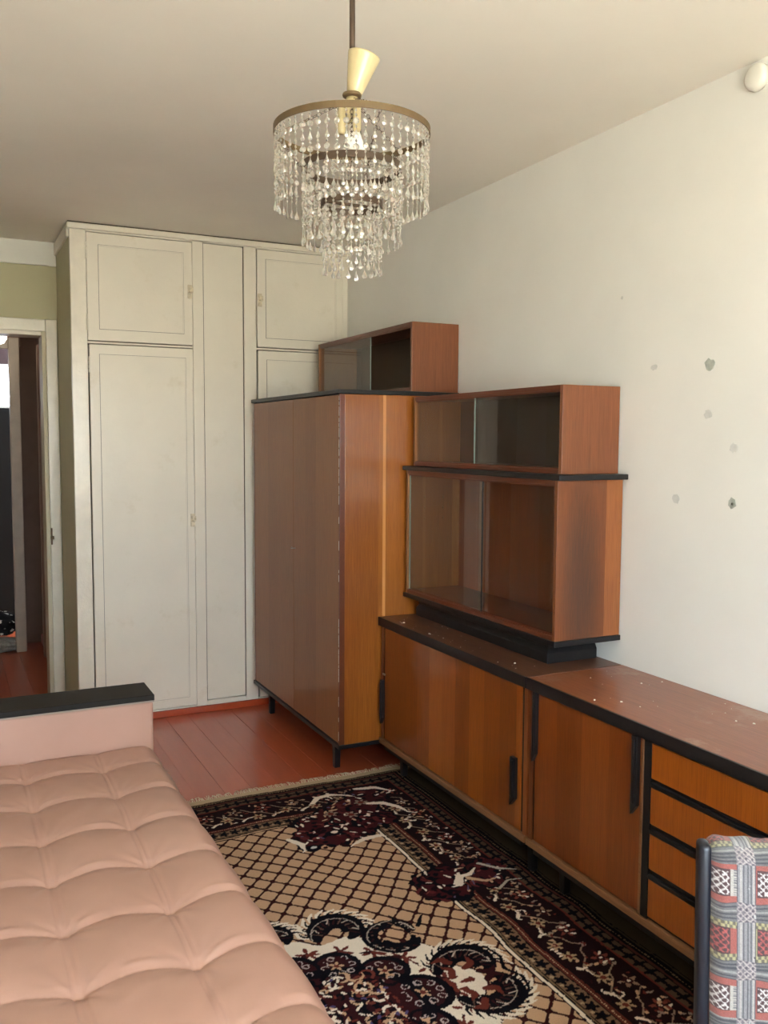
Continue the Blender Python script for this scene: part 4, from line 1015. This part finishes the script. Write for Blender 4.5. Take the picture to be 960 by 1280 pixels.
# lamp holders and the opaque bulb
for k in range(3):
    a = 2 * PI * k / 3 + .6; dx, dy = .021 * math.cos(a), .021 * math.sin(a)
    bm = bmesh.new(); lathe(bm, [(.007, -.05), (.0085, -.045), (.0085, 0)], 14, (dx, dy, L(2.13))); obj('lamp_holder', bm, M['cup'] if k else M['black'], ch, True)
    bm = bmesh.new(); tube(bm, [(0, 0, L(2.12)), (dx, dy, L(2.135)), (dx, dy, L(2.129))], .003, 6); obj('holder_arm', bm, M['brass'], ch, True)
bm = bmesh.new(); lathe(bm, [(.008, .052), (.010, .045), (.013, .030), (.022, .006), (.025, -.004), (.020, -.012), (.004, -.016)], 24, (rt.x * .004, rt.y * .004, L(2.052))); obj('bulb', bm, M['bulb'], ch, True)
tiers = [(.1612, ZR, .013, .150, 54, 9), (.1036, 2.010, .014, .150, 34, 9), (.0641, 1.938, .013, .136, 21, 8)]
def stone(bm, z, r, h, kind):
    n = 6
    if kind == 'drop': prof = [(.0004, z), (r * .35, z - h * .3), (r, z - h * .72), (r * .7, z - h * .93), (.0004, z - h)]
    elif kind == 'disc':
        prof = [(.0004, z), (r * .75, z - h * .18), (r, z - h * .5), (r * .75, z - h * .82), (.0004, z - h)]
    else: prof = [(.0004, z), (r, z - h * .5), (.0004, z - h)]
    n = 6 if kind != 'disc' else 8
    m_ = Matrix.Diagonal((1, .55, 1)) if kind in ('disc', 'drop') else None
    lathe(bm, prof, n, (0, 0, 0), m_)
cry = {}
for ti, (R0, z, hb, ln, n, cnt) in enumerate(tiers):
    bm = bmesh.new(); ringband(bm, R0, L(z) - hb / 2, L(z) + hb / 2, .0022, 72)
    rg = obj('ring', bm, M['brass'] if ti == 0 else M['bronze'], ch)
    # a strand: small beads with flower stones and drops between
    bm = bmesh.new(); zz = -.001; k = 0
    tube(bm, [(0, 0, .002), (0, 0, -ln + .012)], .00045, 4)
    seq = ['bead', 'bead', 'disc', 'bead', 'drop', 'bead', 'disc', 'bead', 'drop', 'bead', 'bead', 'disc', 'bead']
    sizes = {'bead': (.0026, .0065), 'disc': (.0066, .0125), 'drop': (.0050, .0165)}
    tot = ln - .021
    while k < 20:
        kd = seq[k % len(seq)]; r, h = sizes[kd]
        if -zz + h > tot: break
        stone(bm, zz, r, h, kd); zz -= h + .0012; k += 1
    stone(bm, -ln + .020, .0062, .020, 'drop')
    s0 = obj('crystal_strand', bm, M['crystal'], rg)
    rnd = random.Random(ti)
    for k in range(n):
        s = s0 if k == 0 else dup(s0, rg)
        a = 2 * PI * (k + .3) / n
        s.location = ((R0 - .004) * math.cos(a), (R0 - .004) * math.sin(a), L(z) - hb / 2)
        s.rotation_euler = (rnd.uniform(-.02, .02), rnd.uniform(-.02, .02), a + PI / 2 + rnd.uniform(-.5, .5)); s.scale = (1, 1, rnd.uniform(.98, 1.02))
def chain(a, b, n, r=.0035):
    bm = bmesh.new(); a, b = Vector(a), Vector(b); d = (b - a); st = d / n; u = d.normalized(); p_ = u.orthogonal().normalized(); q_ = u.cross(p_)
    for k in range(n):
        c = a + st * (k + .5); w_ = p_ if k % 2 else q_; ln_ = st.length * .68
        pts = [c + u * ln_ * math.cos(t_) + w_ * r * math.sin(t_) for t_ in [2 * PI * j / 8 for j in range(9)]]
        tube(bm, pts, .0007, 4, False)
    return bm
for k in range(3):
    a = 2 * PI * k / 3 + .45
    c_, s_ = math.cos(a), math.sin(a)
    obj('chain', chain((.014 * c_, .014 * s_, L(2.145)), (.158 * c_, .158 * s_, L(2.086)), 17), M['bronze'], ch)
    obj('chain', chain((.158 * c_, .158 * s_, L(2.080)), (.1025 * c_, .1025 * s_, L(2.014)), 10), M['bronze'], ch)
    obj('chain', chain((.1025 * c_, .1025 * s_, L(2.006)), (.063 * c_, .063 * s_, L(1.942)), 9), M['bronze'], ch)
# inner cross plates that hold the lower rings
fx, fy = -F_.x, -F_.y
obj('chain', chain((fx * .016, fy * .016, L(2.14)), (fx * .02, fy * .02, L(1.95)), 22), M['bronze'], ch)
bm = bmesh.new(); bx(bm, -.062, .062, -.004, .004, L(1.938) - .002, L(1.938) + .002); obj('cross_bar', bm, M['bronze'], ch)

# ------------------------------------------------------------------ round cap high on the right wall
bm = bmesh.new(); lathe(bm, [(.037, 0), (.037, .012), (.034, .019), (.026, .023), (.002, .024)], 32, (0, 0, 0), Matrix.Rotation(-PI / 2, 3, 'Y'))
o = obj('junction_box_cover', bm, M['white'], None, True); o.location = (-.0005, -2.795, 2.452)
tag(o, 'round white cover high on the right wall where it meets the ceiling', 'cover')
